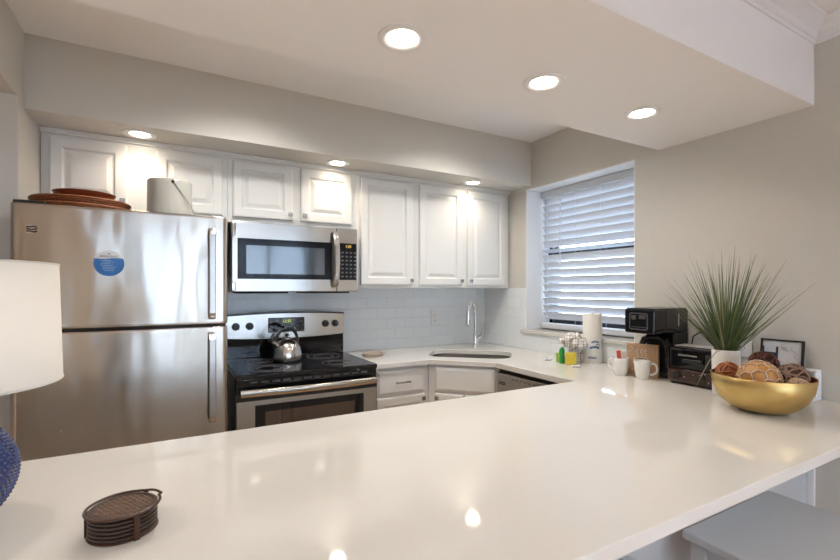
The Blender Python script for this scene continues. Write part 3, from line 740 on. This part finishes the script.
# tied tea towels
def plaid(name, base, line, sc):
    m = bpy.data.materials.new(name); m.use_nodes = True; t = m.node_tree; p = t.nodes['Principled BSDF']; p.inputs['Roughness'].default_value = .95
    uv = t.nodes.new('ShaderNodeTexCoord'); outs = []
    for ax in ('X', 'Z'):
        w = t.nodes.new('ShaderNodeTexWave'); w.bands_direction = ax; w.inputs['Scale'].default_value = sc; w.inputs['Distortion'].default_value = 0
        t.links.new(uv.outputs['Object'], w.inputs[0]); g = t.nodes.new('ShaderNodeMath'); g.operation = 'GREATER_THAN'; g.inputs[1].default_value = .972; t.links.new(w.outputs[1], g.inputs[0]); outs.append(g)
    mxm = t.nodes.new('ShaderNodeMath'); mxm.operation = 'MAXIMUM'; t.links.new(outs[0].outputs[0], mxm.inputs[0]); t.links.new(outs[1].outputs[0], mxm.inputs[1])
    mx = t.nodes.new('ShaderNodeMix'); mx.data_type = 'RGBA'; mx.inputs[6].default_value = (*base,1); mx.inputs[7].default_value = (*line,1)
    t.links.new(mxm.outputs[0], mx.inputs[0]); t.links.new(mx.outputs[2], p.inputs['Base Color']); return m
PL = plaid('plaid tea towel', (.76,.73,.70), (.20,.17,.18), 20)
random.seed(5)
t = empty('tea_towel_bundle', 'bundle of white and black checked tea towels gathered into a puff', 'tea towels', (2.128, 1.885, ZT), radians(-48))
def crumple(bm, amt, sc, seed):
    for v in bm.verts:
        nz = noise.noise_vector(Vector((v.co.x*sc+seed, v.co.y*sc, v.co.z*sc))); v.co += nz*amt
bm = N(); lathe(bm, [(0,0),(.036,0),(.040,.01),(.036,.04),(.030,.065),(.034,.09),(.0,.10)], 40)
for v in bm.verts:
    a = math.atan2(v.co.y, v.co.x); k = 1+.12*sin(a*7); v.co.x *= k; v.co.y *= k
obj('gathered_base', bm, PL, t, smooth=True)
for i in range(60):
    a = random.uniform(0, 2*pi); el = random.uniform(.05, 1.35); R = random.uniform(.055,.080)
    d = Vector((cos(a)*cos(el)*1.15, sin(a)*cos(el)*.95, sin(el)*.70))
    c = Vector((0,0,.108))+d*R
    bm = N(); sphere(bm, (0,0,0), .019, 14, 10, (1.0,.62,1.25)); crumple(bm, .010, 60, i*3.1)
    bmesh.ops.rotate(bm, verts=bm.verts, cent=(0,0,0), matrix=Matrix.Rotation(random.uniform(-1,1), 3, 'X') @ Matrix.Rotation(random.uniform(0,3), 3, 'Z'))
    bmesh.ops.translate(bm, vec=c, verts=bm.verts)
    if i == 0: big = bm
    else:
        me = bpy.data.meshes.new('tmp'); bm.to_mesh(me); bm.free(); big.from_mesh(me); bpy.data.meshes.remove(me)
obj('cloth_folds', big, PL, t, smooth='all')
bm = N(); sphere(bm, (.056,.020,.036), .034, 20, 14, (.75,.8,1.1)); crumple(bm, .008, 40, 9)
for v in bm.verts: v.co.z = max(v.co.z, .0005)
obj('hanging_fold', bm, PL, t, smooth='all')
# packets
for nm, lb, x, y, rz, s in (('paper_packet', 'small white printed paper packet left of the green soap', 2.045, 2.02, 20, (.05,.035)), ('dishwasher_pod_packet', 'white wrapped packet lying in front of the tea towels', 2.005, 1.76, -30, (.045,.03))):
    t = empty(nm, lb, 'packet', (x, y, ZT), radians(rz))
    bm = N(); sphere(bm, (0,0,.006), .5, 16, 8, (s[0]*1.4, s[1]*1.4, .012)); crumple(bm, .003, 60, x)
    for v in bm.verts: v.co.z = max(v.co.z, .0003)
    obj('sachet', bm, plain('white sachet '+nm, (.75,.75,.76), .4), t, smooth='all')
    bm = N(); box(bm, -.018, .012, -.006, -.001, .0118, .0128); box(bm, -.010, .018, .004, .007, .0118, .0128); obj('print', bm, plain('grey print '+nm, (.15,.16,.2), .5), t)

# mugs
def mug(x, y, rz, label):
    t = empty('coffee_mug', label, 'mug', (x, y, ZT), radians(rz), 'white coffee mugs')
    obj('cup', lathe(N(), [(0,0),(.027,0),(.030,.003),(.034,.03),(.038,.070),(.0405,.088),(.0395,.090),(.0378,.088),(.034,.05),(.028,.008),(0,.006)], 44), 'ceramic_white', t, smooth=True)
    pts = [(.035+.0,0,.074),(.050,0,.078),(.062,0,.068),(.066,0,.050),(.060,0,.034),(.046,0,.024),(.033,0,.022)]
    obj('handle', tube(N(), pts, .0046, 10, flat=1.3), 'ceramic_white', t, smooth=True)
    return t
mug(2.020, 1.482, 100, 'white coffee mug holding wrapped sugar packets, left of the pair')
mug(2.030, 1.368, -55, 'empty-looking white coffee mug in front of the wooden sign, right of the pair')
random.seed(11)
for i, (cl, lb) in enumerate((((.75,.74,.72), 'clear-white wrapped packet leaning left in the mug'), ((.55,.07,.04), 'red striped sugar packet standing in the mug'), ((.72,.72,.72), 'white packet at the back of the mug'), ((.70,.60,.58), 'pinkish wrapped packet leaning right in the mug'))):
    bm = N(); box(bm, -.011, .011, -.0015, .0015, 0, .062)
    o = obj('sugar_packet', bm, plain('packet paper %d' % i, cl, .35), None, bevel=.001, loc=(2.020+(-.010,.0,.012,.004)[i], 1.482+(.018,.006,-.004,-.018)[i], ZT+.064), rot=(radians((-14,-4,6,14)[i]), radians((6,-5,4,-6)[i]), radians(-55)))
    tag(o, lb, 'sugar packet', 'packets in the left mug')
# wooden sign
t = empty('wooden_sign', 'light wood block sign with a white steaming coffee cup drawing behind the mugs', 'sign', (2.108, 1.418, ZT), radians(-76))
PINE = plain('light brown wood', (.50,.31,.18), .6, noise_amt=.15, nscale=12, stretch=(1,1,8))
tl = radians(-5)
sg = obj('board', box(N(), -.078, .078, -.012, .012, 0, .163), PINE, t, bevel=.002)
bm = N(); wht = plain('white painted drawing', (.75,.70,.62), .6)
yy = -.0128
cup = [(-.040,.085,),(-.036,.055),(-.022,.036),(.014,.036),(.028,.055),(.032,.085)]
tube(bm, [(x, yy, z) for x, z in cup], .0016, 6); tube(bm, [(-.004+.036*cos(2*pi*i/24), yy, .086+.009*sin(2*pi*i/24)) for i in range(24)], .0016, 6, closed=True)
tube(bm, [(.031,yy,.077),(.046,yy,.079),(.048,yy,.064),(.036,yy,.054),(.026,yy,.053)], .0016, 6)
tube(bm, [(-.050,yy,.030),(-.030,yy,.024),(.022,yy,.024),(.044,yy,.030)], .0016, 6)
for x0 in (-.022, -.002, .018): tube(bm, [(x0+.005*sin(i*1.1), yy, .100+i*.0055) for i in range(8)], .0014, 6)
tube(bm, [(-.06,yy,.12),(-.045,yy,.135),(-.052,yy,.148)], .0014, 6); tube(bm, [(.045,yy,.118),(.058,yy,.130),(.050,yy,.146)], .0014, 6)
obj('cup_drawing', bm, wht, sg)
obj('coffee_patch', lathe(N(), [(0,0),(.022,0),(.022,.0012),(0,.0012)], 24, Matrix.Translation((-.004,-.0122,.066)) @ Matrix.Rotation(pi/2, 4, 'X')), plain('dark brown paint', (.05,.02,.012), .6), sg)

# coffee maker
t = empty('coffee_maker', 'glossy black single-serve coffee maker behind the mugs against the wall', 'coffee maker', (2.14, 1.365, ZT))
# world-aligned: -x is the front
obj('brew_head', box(N(), -.155, .130, -.088, .072, .228, .348), 'blackgloss', t, bevel=.010, segs=3)
obj('lid_panel', box(N(), -.150, .125, -.083, .067, .3485, .352), 'black', t, bevel=.002)
bm = N(); prism(bm, rrect(.10,.085,.012,4), 0, .002, [rrect(.088,.073,.008,4)], mtx=Matrix.Translation((-.1560,-.008,.288)) @ Matrix(((0,0,-1,0),(-1,0,0,0),(0,1,0,0),(0,0,0,1))))
obj('chrome_bezel', bm, 'chrome', t)
bm = N(); box(bm, -.1575, -.1555, .005, .030, .296, .318); box(bm, -.1575, -.1555, -.045, -.010, .300, .322); box(bm, -.1575, -.1555, -.05, .03, .258, .262); obj('front_marks', bm, 'nickel', t)
obj('column', box(N(), .012, .130, -.086, .064, .004, .229), 'black', t, bevel=.006)
obj('side_seam', box(N(), -.065, -.055, -.0890, -.080, .235, .345), 'blackmatte', t)
obj('side_strip', box(N(), .040, .047, -.0895, -.087, .262, .325), 'nickel', t, bevel=.001)
pts = [(-.02, y, z) for y, z in ((.064,.10),(.068,.15),(.052,.19),(.020,.205),(-.030,.205),(-.060,.190),(-.075,.15),(-.078,.06))]
obj('brew_arch', tube(N(), pts, .016, 12), 'blackgloss', t, smooth=True)
obj('drip_base', box(N(), .0, .130, -.085, .070, .0, .022), 'black', t, bevel=.005)

# toaster
t = empty('toaster', 'black two-slice toaster with brown-black base between coffee maker and vase', 'toaster', (2.055, 1.155, ZT))
obj('base', box(N(), .0, .19, -.105, .105, .008, .075), 'darkred', t, bevel=.014, segs=3)
obj('shell', box(N(), .012, .185, -.098, .100, .070, .172), 'blackgloss', t, bevel=.012, segs=3)
bm = N()
for x in (.065, .125): box(bm, x-.012, x+.012, -.075, .075, .1715, .1735)
obj('slots', bm, 'blackmatte', t)
bm = N(); box(bm, -.006, .014, -.055, .030, .105, .122); box(bm, .005, .013, -.090, -.068, .085, .150); obj('lever_trim', bm, 'black', t, bevel=.003)
obj('chrome_strip', box(N(), .009, .013, -.030, .055, .134, .142), 'nickel', t, bevel=.001)
for y, z, r in ((.055,.045,.017),(-.055,.045,.017)):
    obj('knob', lathe(N(), [(0,0),(r,0),(r*.85,.010),(0,.011)], 24, Matrix.Translation((.001, y, z)) @ Matrix.Rotation(-pi/2, 4, 'Y')), 'black', t, smooth=True)
bm = N()
for y, z in ((.02,.040),(.075,.06),(-.02,.055),(-.085,.03),(-.07,.065)): sphere(bm, (0,y,z), .0035, 10, 8)
obj('indicator_dots', bm, 'nickel', t, smooth=True)
bm = N()
for x in (.02,.165):
    for y in (-.085,.085): cyl(bm, (x,y,0), (x,y,.01), .010, 12)
obj('feet', bm, 'black', t)
pts = []
for i in range(15):
    u = i/14; pts.append((2.235-.03*u, 1.262-.235*u, ZT+.178+.058*sin(pi*min(1,u*1.15))**1.0))
pts = [(2.262, 1.255, ZT+.05),(2.262,1.262,ZT+.14),(2.262,1.25,ZT+.21),(2.262,1.22,ZT+.232),(2.262,1.17,ZT+.235),(2.262,1.11,ZT+.22),(2.262,1.06,ZT+.20)]
o = obj('power_cord', tube(N(), pts, .0035, 8), 'black', None, smooth=True); tag(o, 'black power cord looping up the wall behind the toaster', 'cord')
bm = N(); box(bm, .06, .16, -.095, .095, .1742, .1762); mm = Matrix.Translation((2.055, 1.155, ZT)) @ Matrix.Rotation(radians(4), 4, 'Z'); bmesh.ops.transform(bm, matrix=mm, verts=bm.verts)
o = obj('paper_booklet', bm, plain('grey printed paper', (.42,.40,.37), .6, noise_amt=.3, nscale=90), None); tag(o, 'thin grey paper booklet lying on top of the toaster', 'booklet')

# vase with grass
t = empty('potted_grass', 'spiky green ornamental grass in a white cylinder vase behind the gold bowl', 'plant', (2.020, .983, ZT))
obj('vase', lathe(N(), [(0,0),(.046,0),(.049,.004),(.051,.187),(.049,.193),(.046,.190),(.044,.02),(0,.02)], 48), plain('matte white ceramic', (.74,.72,.69), .35), t, smooth=True)
obj('soil', lathe(N(), [(0,.165),(.0445,.165),(.0445,.178),(0,.180)], 32), plain('dark moss', (.05,.05,.025), .95, bump=.004, bscale=120), t)
random.seed(21)
gm = bpy.data.materials.new('grass blade'); gm.use_nodes = True; tt = gm.node_tree; p = tt.nodes['Principled BSDF']; p.inputs['Roughness'].default_value = .5
ri = tt.nodes.new('ShaderNodeNewGeometry'); rp = tt.nodes.new('ShaderNodeValToRGB'); tt.links.new(ri.outputs['Random Per Island'], rp.inputs[0]); tt.links.new(rp.outputs[0], p.inputs['Base Color'])
el = rp.color_ramp.elements; el[0].position = 0; el[0].color = (.035,.075,.022,1); el[1].position = 1; el[1].color = (.30,.27,.11,1)
for ps, cc in ((.3,(.06,.11,.03)),(.55,(.10,.15,.045)),(.75,(.08,.075,.055)),(.88,(.22,.23,.09))): q = el.new(ps); q.color = (*cc,1)
bm = N()
def blade(a, lean, length, w, curl):
    base = Vector((cos(a)*random.uniform(0,.028), sin(a)*random.uniform(0,.028), .175)); pts = []
    n = 9; d0 = lean; p = base.copy(); th = d0*.75
    side = Vector((-sin(a), cos(a), 0))
    for i in range(n+1):
        pts.append(p.copy()); th = d0*.75+curl*(i/n)
        p = p+Vector((cos(a)*sin(th), sin(a)*sin(th), cos(th)))*(length/n)
    prev = None
    tw = random.uniform(-.8,.8)
    for i, q in enumerate(pts):
        ww = w*(1-(i/n)**1.6)+.0003
        s = (side*cos(tw)+Vector((cos(a)*cos(th), sin(a)*cos(th), -sin(th)))*sin(tw))*ww
        nn = Vector((cos(a), sin(a), 0))*ww*.35
        cur = [bm.verts.new(q-s), bm.verts.new(q+nn), bm.verts.new(q+s)]
        if prev: bm.faces.new([prev[0], cur[0], cur[1], prev[1]]); bm.faces.new([prev[1], cur[1], cur[2], prev[2]])
        prev = cur
for i in range(250):
    a = random.uniform(0, 2*pi); le = random.uniform(0,1)**.75*1.0
    x_room = cos(a)*sin(le)
    lnn = random.choice((random.uniform(.22,.36), random.uniform(.34,.46)))*(1-.10*le)
    if cos(a) > 0: le = min(le, math.asin(min(1, .17/(lnn*cos(a)+1e-6))))
    blade(a, le, lnn, random.uniform(.0018,.0034), random.uniform(.0,.30)*(1 if cos(a) < .3 else .2))
obj('grass_blades', bm, gm, t, smooth='all')
bm = N(); 
pts = [Vector((-.030,-.01,.185)),Vector((-.060,.005,.190)),Vector((-.085,.02,.150)),Vector((-.105,.04,.09)),Vector((-.125,.06,.02))]
tube(bm, pts, [.0018,.0018,.0016,.0012,.0005], 5); obj('drooping_blade', bm, plain('dry blade', (.30,.27,.16), .6), t)

# gold bowl and its balls
BX, BY = 1.876, .794
t = empty('gold_bowl', 'wide shallow hammered gold bowl filled with decorative balls', 'bowl', (BX, BY, ZT))
obj('bowl', lathe(N(), [(0,0),(.045,0),(.070,.004),(.105,.020),(.133,.048),(.150,.085),(.157,.132),(.1555,.133),(.1535,.131),(.146,.086),(.129,.051),(.102,.024),(.068,.009),(0,.006)], 72), 'gold', t, smooth='all')
obj('lining', lathe(N(), [(.1535,.1312),(.1458,.086),(.1285,.0515),(.1016,.0245),(.068,.0095),(0,.0065)], 72), plain('dark red lining', (.13,.018,.012), .3), t, smooth='all')
view = Vector((BX, BY, 0)).normalized(); rt = Vector((view.y, -view.x, 0))
def bp(l, dpt, z): v = Vector((BX, BY, 0))+rt*l+view*dpt; return (v.x, v.y, z)
def net_ball(loc, r, label, core, rope, sub=2):
    t = empty('decorative_ball', label, 'ball', loc, random.uniform(0,3), 'decorative balls in the gold bowl')
    bm = N(); sphere(bm, (0,0,0), r*.96, 36, 24); obj('core', bm, core, t, smooth='all')
    ico = N(); bmesh.ops.create_icosphere(ico, subdivisions=sub, radius=1)
    bmesh.ops.rotate(ico, verts=ico.verts, cent=(0,0,0), matrix=Matrix.Rotation(.4, 3, 'X'))
    bm = N()
    for e_ in ico.edges:
        if len(e_.link_faces) == 2:
            c0, c1 = [f.calc_center_median().normalized() for f in e_.link_faces]
            mid = ((c0+c1)/2).normalized(); tube(bm, [c0*r, mid*r*1.005, c1*r], r*.034, 5)
    ico.free(); obj('netting', bm, rope, t, smooth='all'); return t
def twig_ball(loc, r, label, m, mi, k, seed, rad=.0022):
    random.seed(seed); t = empty('decorative_ball', label, 'ball', loc, 0, 'decorative balls in the gold bowl')
    bm = N(); sphere(bm, (0,0,0), r*.80, 20, 14); obj('inner_vines', bm, mi, t, smooth='all')
    bm = N()
    for i in range(k):
        ax = Vector((random.gauss(0,1), random.gauss(0,1), random.gauss(0,1))).normalized(); u = ax.orthogonal().normalized(); v = ax.cross(u)
        off = random.uniform(-.45,.45); rr = math.sqrt(1-off*off); ph = random.uniform(0, 6)
        tube(bm, [((u*cos(2*pi*j/28)+v*sin(2*pi*j/28))*rr+ax*(off+.06*sin(3*2*pi*j/28+ph)))*r*(.93+.05*sin(2*2*pi*j/28+ph)) for j in range(28)], rad, 5, closed=True)
    obj('vine_wrap', bm, m, t, smooth='all'); return t
TAN = plain('amber gourd skin', (.46,.22,.06), .45, noise_amt=.3, nscale=20); ROPE = plain('jute net cord', (.62,.47,.36), .8)
net_ball(bp(-.008,-.045,1.036), .067, 'large amber ball in a pale cord net at the front of the bowl', TAN, ROPE)
twig_ball(bp(-.100,.030,1.034), .046, 'small orange-brown rattan ball at the left rim of the bowl', plain('orange rattan', (.42,.15,.05), .5), plain('rust core', (.22,.05,.02), .6), 18, 2)
twig_ball(bp(.006,.082,1.072), .051, 'dark red-brown vine ball at the back of the bowl, highest of all', plain('dark red vine', (.11,.028,.018), .55), plain('dark core', (.03,.01,.008), .7), 24, 3)
twig_ball(bp(.088,.030,1.042), .050, 'grey-brown twig ball at the right of the bowl', plain('grey brown twig', (.26,.16,.11), .6), plain('brown core', (.08,.04,.025), .7), 26, 4)
twig_ball(bp(.100,-.054,1.022), .033, 'small pale tan woven ball at the right rim of the bowl', plain('pale tan vine', (.50,.34,.22), .6), plain('tan core', (.36,.22,.13), .7), 24, 5, .002)

# picture frame behind the bowl
t = empty('picture_frame', 'small black-framed line drawing leaning on the wall behind the bowl', 'picture frame', (2.235, .880, ZT), -pi/2)
tw_, th_ = .152, .232
lean = Matrix.Rotation(radians(-6), 4, 'X')
bm = N(); box(bm, -tw_/2, tw_/2, -.006, .006, 0, .009, lean); box(bm, -tw_/2, tw_/2, -.006, .006, th_-.007, th_, lean)
for s in (-1, 1): box(bm, s*tw_/2-(.007 if s > 0 else 0), s*tw_/2+(.007 if s < 0 else 0), -.006, .006, .007, th_-.005, lean)
obj('frame', bm, 'blackmatte', t)
pp = obj('print', box(N(), -tw_/2+.006, tw_/2-.006, -.001, .005, .008, th_-.006, lean), plain('pale print paper', (.66,.65,.66), .3), t)
bm = N(); box(bm, -tw_/2+.008, -.012, -.0022, -.001, .130, .200, lean); box(bm, -tw_/2+.008, -.004, -.0022, -.001, .03, .12, lean); obj('dark_shapes', bm, plain('dark blue-black ink', (.03,.035,.06), .5), pp)
bm = N(); box(bm, -tw_/2+.014, -.020, -.003, -.0021, .175, .213, lean); obj('pale_inset', bm, plain('inset paper', (.6,.62,.66), .4), pp)
bm = N(); random.seed(8)
for k in range(7):
    x, z = random.uniform(.005,.055), random.uniform(.11,.20); q = []
    for j in range(8): q.append(lean @ Vector((x, -.0018, z))); x = min(.066, max(-.002, x+random.uniform(-.014,.014))); z = min(.215, max(.08, z+random.uniform(-.014,.014)))
    tube(bm, q, .0006, 4)
obj('line_drawing', bm, plain('grey ink', (.2,.2,.25), .5), pp)
# white napkin tray against the wall
t = empty('white_letter_tray', 'white open-fronted plastic tray standing against the wall right of the bowl', 'tray', (2.238, .776, ZT), -pi/2)
bm = N(); box(bm, -.022, .022, -.165, .036, 0, .012); box(bm, .012, .022, -.012, .036, .012, .122); box(bm, -.022, .012, .028, .036, .012, .122); box(bm, -.022, .012, -.012, .028, .114, .122)
obj('tray_shell', bm, 'trim', t, bevel=.003)

# ------------------------------------------------------------------ table lamp
lr, la = 1.12, radians(-18.6)
t = empty('table_lamp', 'table lamp with white drum shade and studded cobalt blue globe base', 'lamp', (lr*sin(la), lr*cos(la), ZT))
obj('foot', lathe(N(), [(0,0),(.060,0),(.062,.004),(.050,.014),(.030,.018),(0,.018)], 40), 'nickel', t, smooth=True)
bm = N(); sphere(bm, (0,0,.120), .100, 64, 40); gb = obj('globe', bm, 'ceramic_blue', t, smooth='all')
bm = N(); nst = 1500
for i in range(nst):
    z = 1-2*(i+.5)/nst
    if abs(z) > .96: continue
    r = math.sqrt(1-z*z); a = i*2.39996; c = Vector((r*cos(a), r*sin(a), z))*.1003
    mt = Matrix.Translation(c+Vector((0,0,.120))) @ Vector((0,0,1)).rotation_difference(c.normalized()).to_matrix().to_4x4()
    lathe(bm, [(.0027,-.0008),(.0023,.0018),(0,.0034)], 6, mt)
obj('studs', bm, plain('blue grey glazed studs', (.025,.045,.15), .12, coat=.6, noise_amt=.3, nscale=9), gb, smooth='all')
obj('neck', lathe(N(), [(0,.216),(.022,.218),(.020,.236),(.008,.242),(.006,.30),(0,.30)], 24), 'nickel', t, smooth=True)
sh = obj('lamp_shade', lathe(N(), [(.1645,.276),(.1585,.494),(.1565,.494),(.1625,.276)], 72), 'shade', t, smooth=True)
bm = N()
bm.free()
for r, z in ((.1640,.277),(.1580,.493)): obj('shade_rim', tube(N(), [(r*cos(2*pi*i/72), r*sin(2*pi*i/72), z) for i in range(72)], .002, 6, closed=True), 'shade', sh, smooth=True)

l = bpy.data.lights.new('lamp_bulb', 'POINT'); l.energy = 1.3; l.color = (1,.92,.84); l.shadow_soft_size = .03
lo = bpy.data.objects.new('lamp_bulb', l); COL.objects.link(lo); lo.parent = t; lo.location = (0,0,.39)
obj('bulb', lathe(N(), [(0,.30),(.013,.30),(.015,.33),(.012,.345),(0,.348)], 20), 'ceramic_white', t, smooth=True)
# ------------------------------------------------------------------ coasters
cxp, cyp = -.087, .975
H0_ = ZT
t = empty('coaster_holder', 'dark metal round coaster holder with a curled hook on the peninsula', 'coaster holder', (cxp, cyp, ZT), radians(10))
bz = plain('bronze wire', (.07,.035,.022), .35, metal=.5)
obj('base_ring', lathe(N(), [(.0,0),(.054,0),(.056,.002),(.054,.004),(0,.004)], 40), bz, t, smooth=True)
for a in (-75, 45, 165):
    bm = N(); m_ = Matrix.Rotation(radians(a), 4, 'Z'); box(bm, .0555, .059, -.005, .005, 0, .048, m_); obj('post', bm, bz, t, bevel=.001)
pts = []
for i in range(58):
    a = radians(8-i*5.35); r = .0585; pts.append((r*cos(a), r*sin(a), .046))
e0 = Vector(pts[-1]); a = radians(8-57*5.35)
for k in range(1, 8): pts.append((e0.x+sin(a)*.0065*k, e0.y-cos(a)*.0065*k, .046-(0 if k < 5 else (0,.001,.004,.009)[k-4])))
obj('hook_ring', tube(N(), pts, .0025, 8), bz, t, smooth=True)
names = ['topmost brown woven coaster in the round holder','second brown coaster from the top of the stack','third brown coaster from the top of the stack','fourth brown coaster from the top of the stack','fifth brown coaster from the top of the stack','bottom brown coaster in the stack']
for i in range(6):
    z = ZT+.0045+(5-i)*.0072
    t = empty('coaster', names[i], 'coaster', (cxp, cyp, z), radians(i*17), 'brown coasters in the holder')
    obj('rim', lathe(N(), [(.0475,.0),(.0525,0),(.0545,.0015),(.0545,.0040),(.0530,.0052),(.0490,.0052),(.0475,.0045)], 48), 'brownweave', t, smooth=True)
    if i == 0:
        bm = N(); lathe(bm, [(0,0),(.0476,0),(.0476,.0035),(0,.0035)], 32); obj('pad', bm, 'brownweave', t)
        bm = N(); s = .0092; k = 6
        for a in range(-k, k+1):
            for b in range(-k, k+1):
                x, y = (a+.5*(b % 2))*s, b*s*.87
                if x*x+y*y < .0445**2: sphere(bm, (x, y, .0035), 0.0036, 8, 6, (1,1,.6))
        obj('woven_bumps', bm, plain('lighter brown weave', (.16,.09,.055), .5), t, smooth='all')
    else:
        bm = N(); lathe(bm, [(0,0),(.0476,0),(.0476,.0045),(0,.0045)], 32); obj('pad', bm, 'brownweave', t)

# ------------------------------------------------------------------ counter stools
STM = plain('pale grey painted wood', (.50,.515,.53), .42, noise_amt=.03)
def stool(x, label):
    t = empty('counter_stool', label, 'stool', (x, .52, 0), 0, 'grey-white counter stools under the peninsula')
    hw_, hd = .258, .225
    obj('seat', box(N(), -hw_, hw_, -hd, hd, .632, .660), STM, t, bevel=.008, segs=3)
    bm = N(); box(bm, -hw_+.03, hw_-.03, -hd+.03, -hd+.048, .575, .632); box(bm, -hw_+.03, hw_-.03, hd-.048, hd-.03, .575, .632); box(bm, -hw_+.03, -hw_+.048, -hd+.03, hd-.03, .575, .632); box(bm, hw_-.048, hw_-.03, -hd+.03, hd-.03, .575, .632)
    obj('apron', bm, STM, t, bevel=.002)
    for sx_ in (-1,1):
        for sy_ in (-1,1):
            cx_, cy_ = sx_*(hw_-.036), sy_*(hd-.036)
            obj('leg', box(N(), cx_-.02, cx_+.02, cy_-.02, cy_+.02, 0, .632), STM, t, bevel=.003)
        for k in range(3):
            yk = -.09+k*.09; obj('side_slat', box(N(), sx_*(hw_-.036)-.007, sx_*(hw_-.036)+.007, yk-.018, yk+.018, .20, .58), STM, t, bevel=.002)
        obj('stretcher', box(N(), sx_*(hw_-.036)-.012, sx_*(hw_-.036)+.012, -hd+.05, hd-.05, .17, .21), STM, t, bevel=.002)
    obj('stretcher', box(N(), -hw_+.05, hw_-.05, hd-.046, hd-.026, .22, .26), STM, t, bevel=.002)
    return t
stool(1.545, 'pale grey square-seated counter stool nearest the right wall')
stool(.785, 'pale grey counter stool barely showing at the bottom edge of the photo')
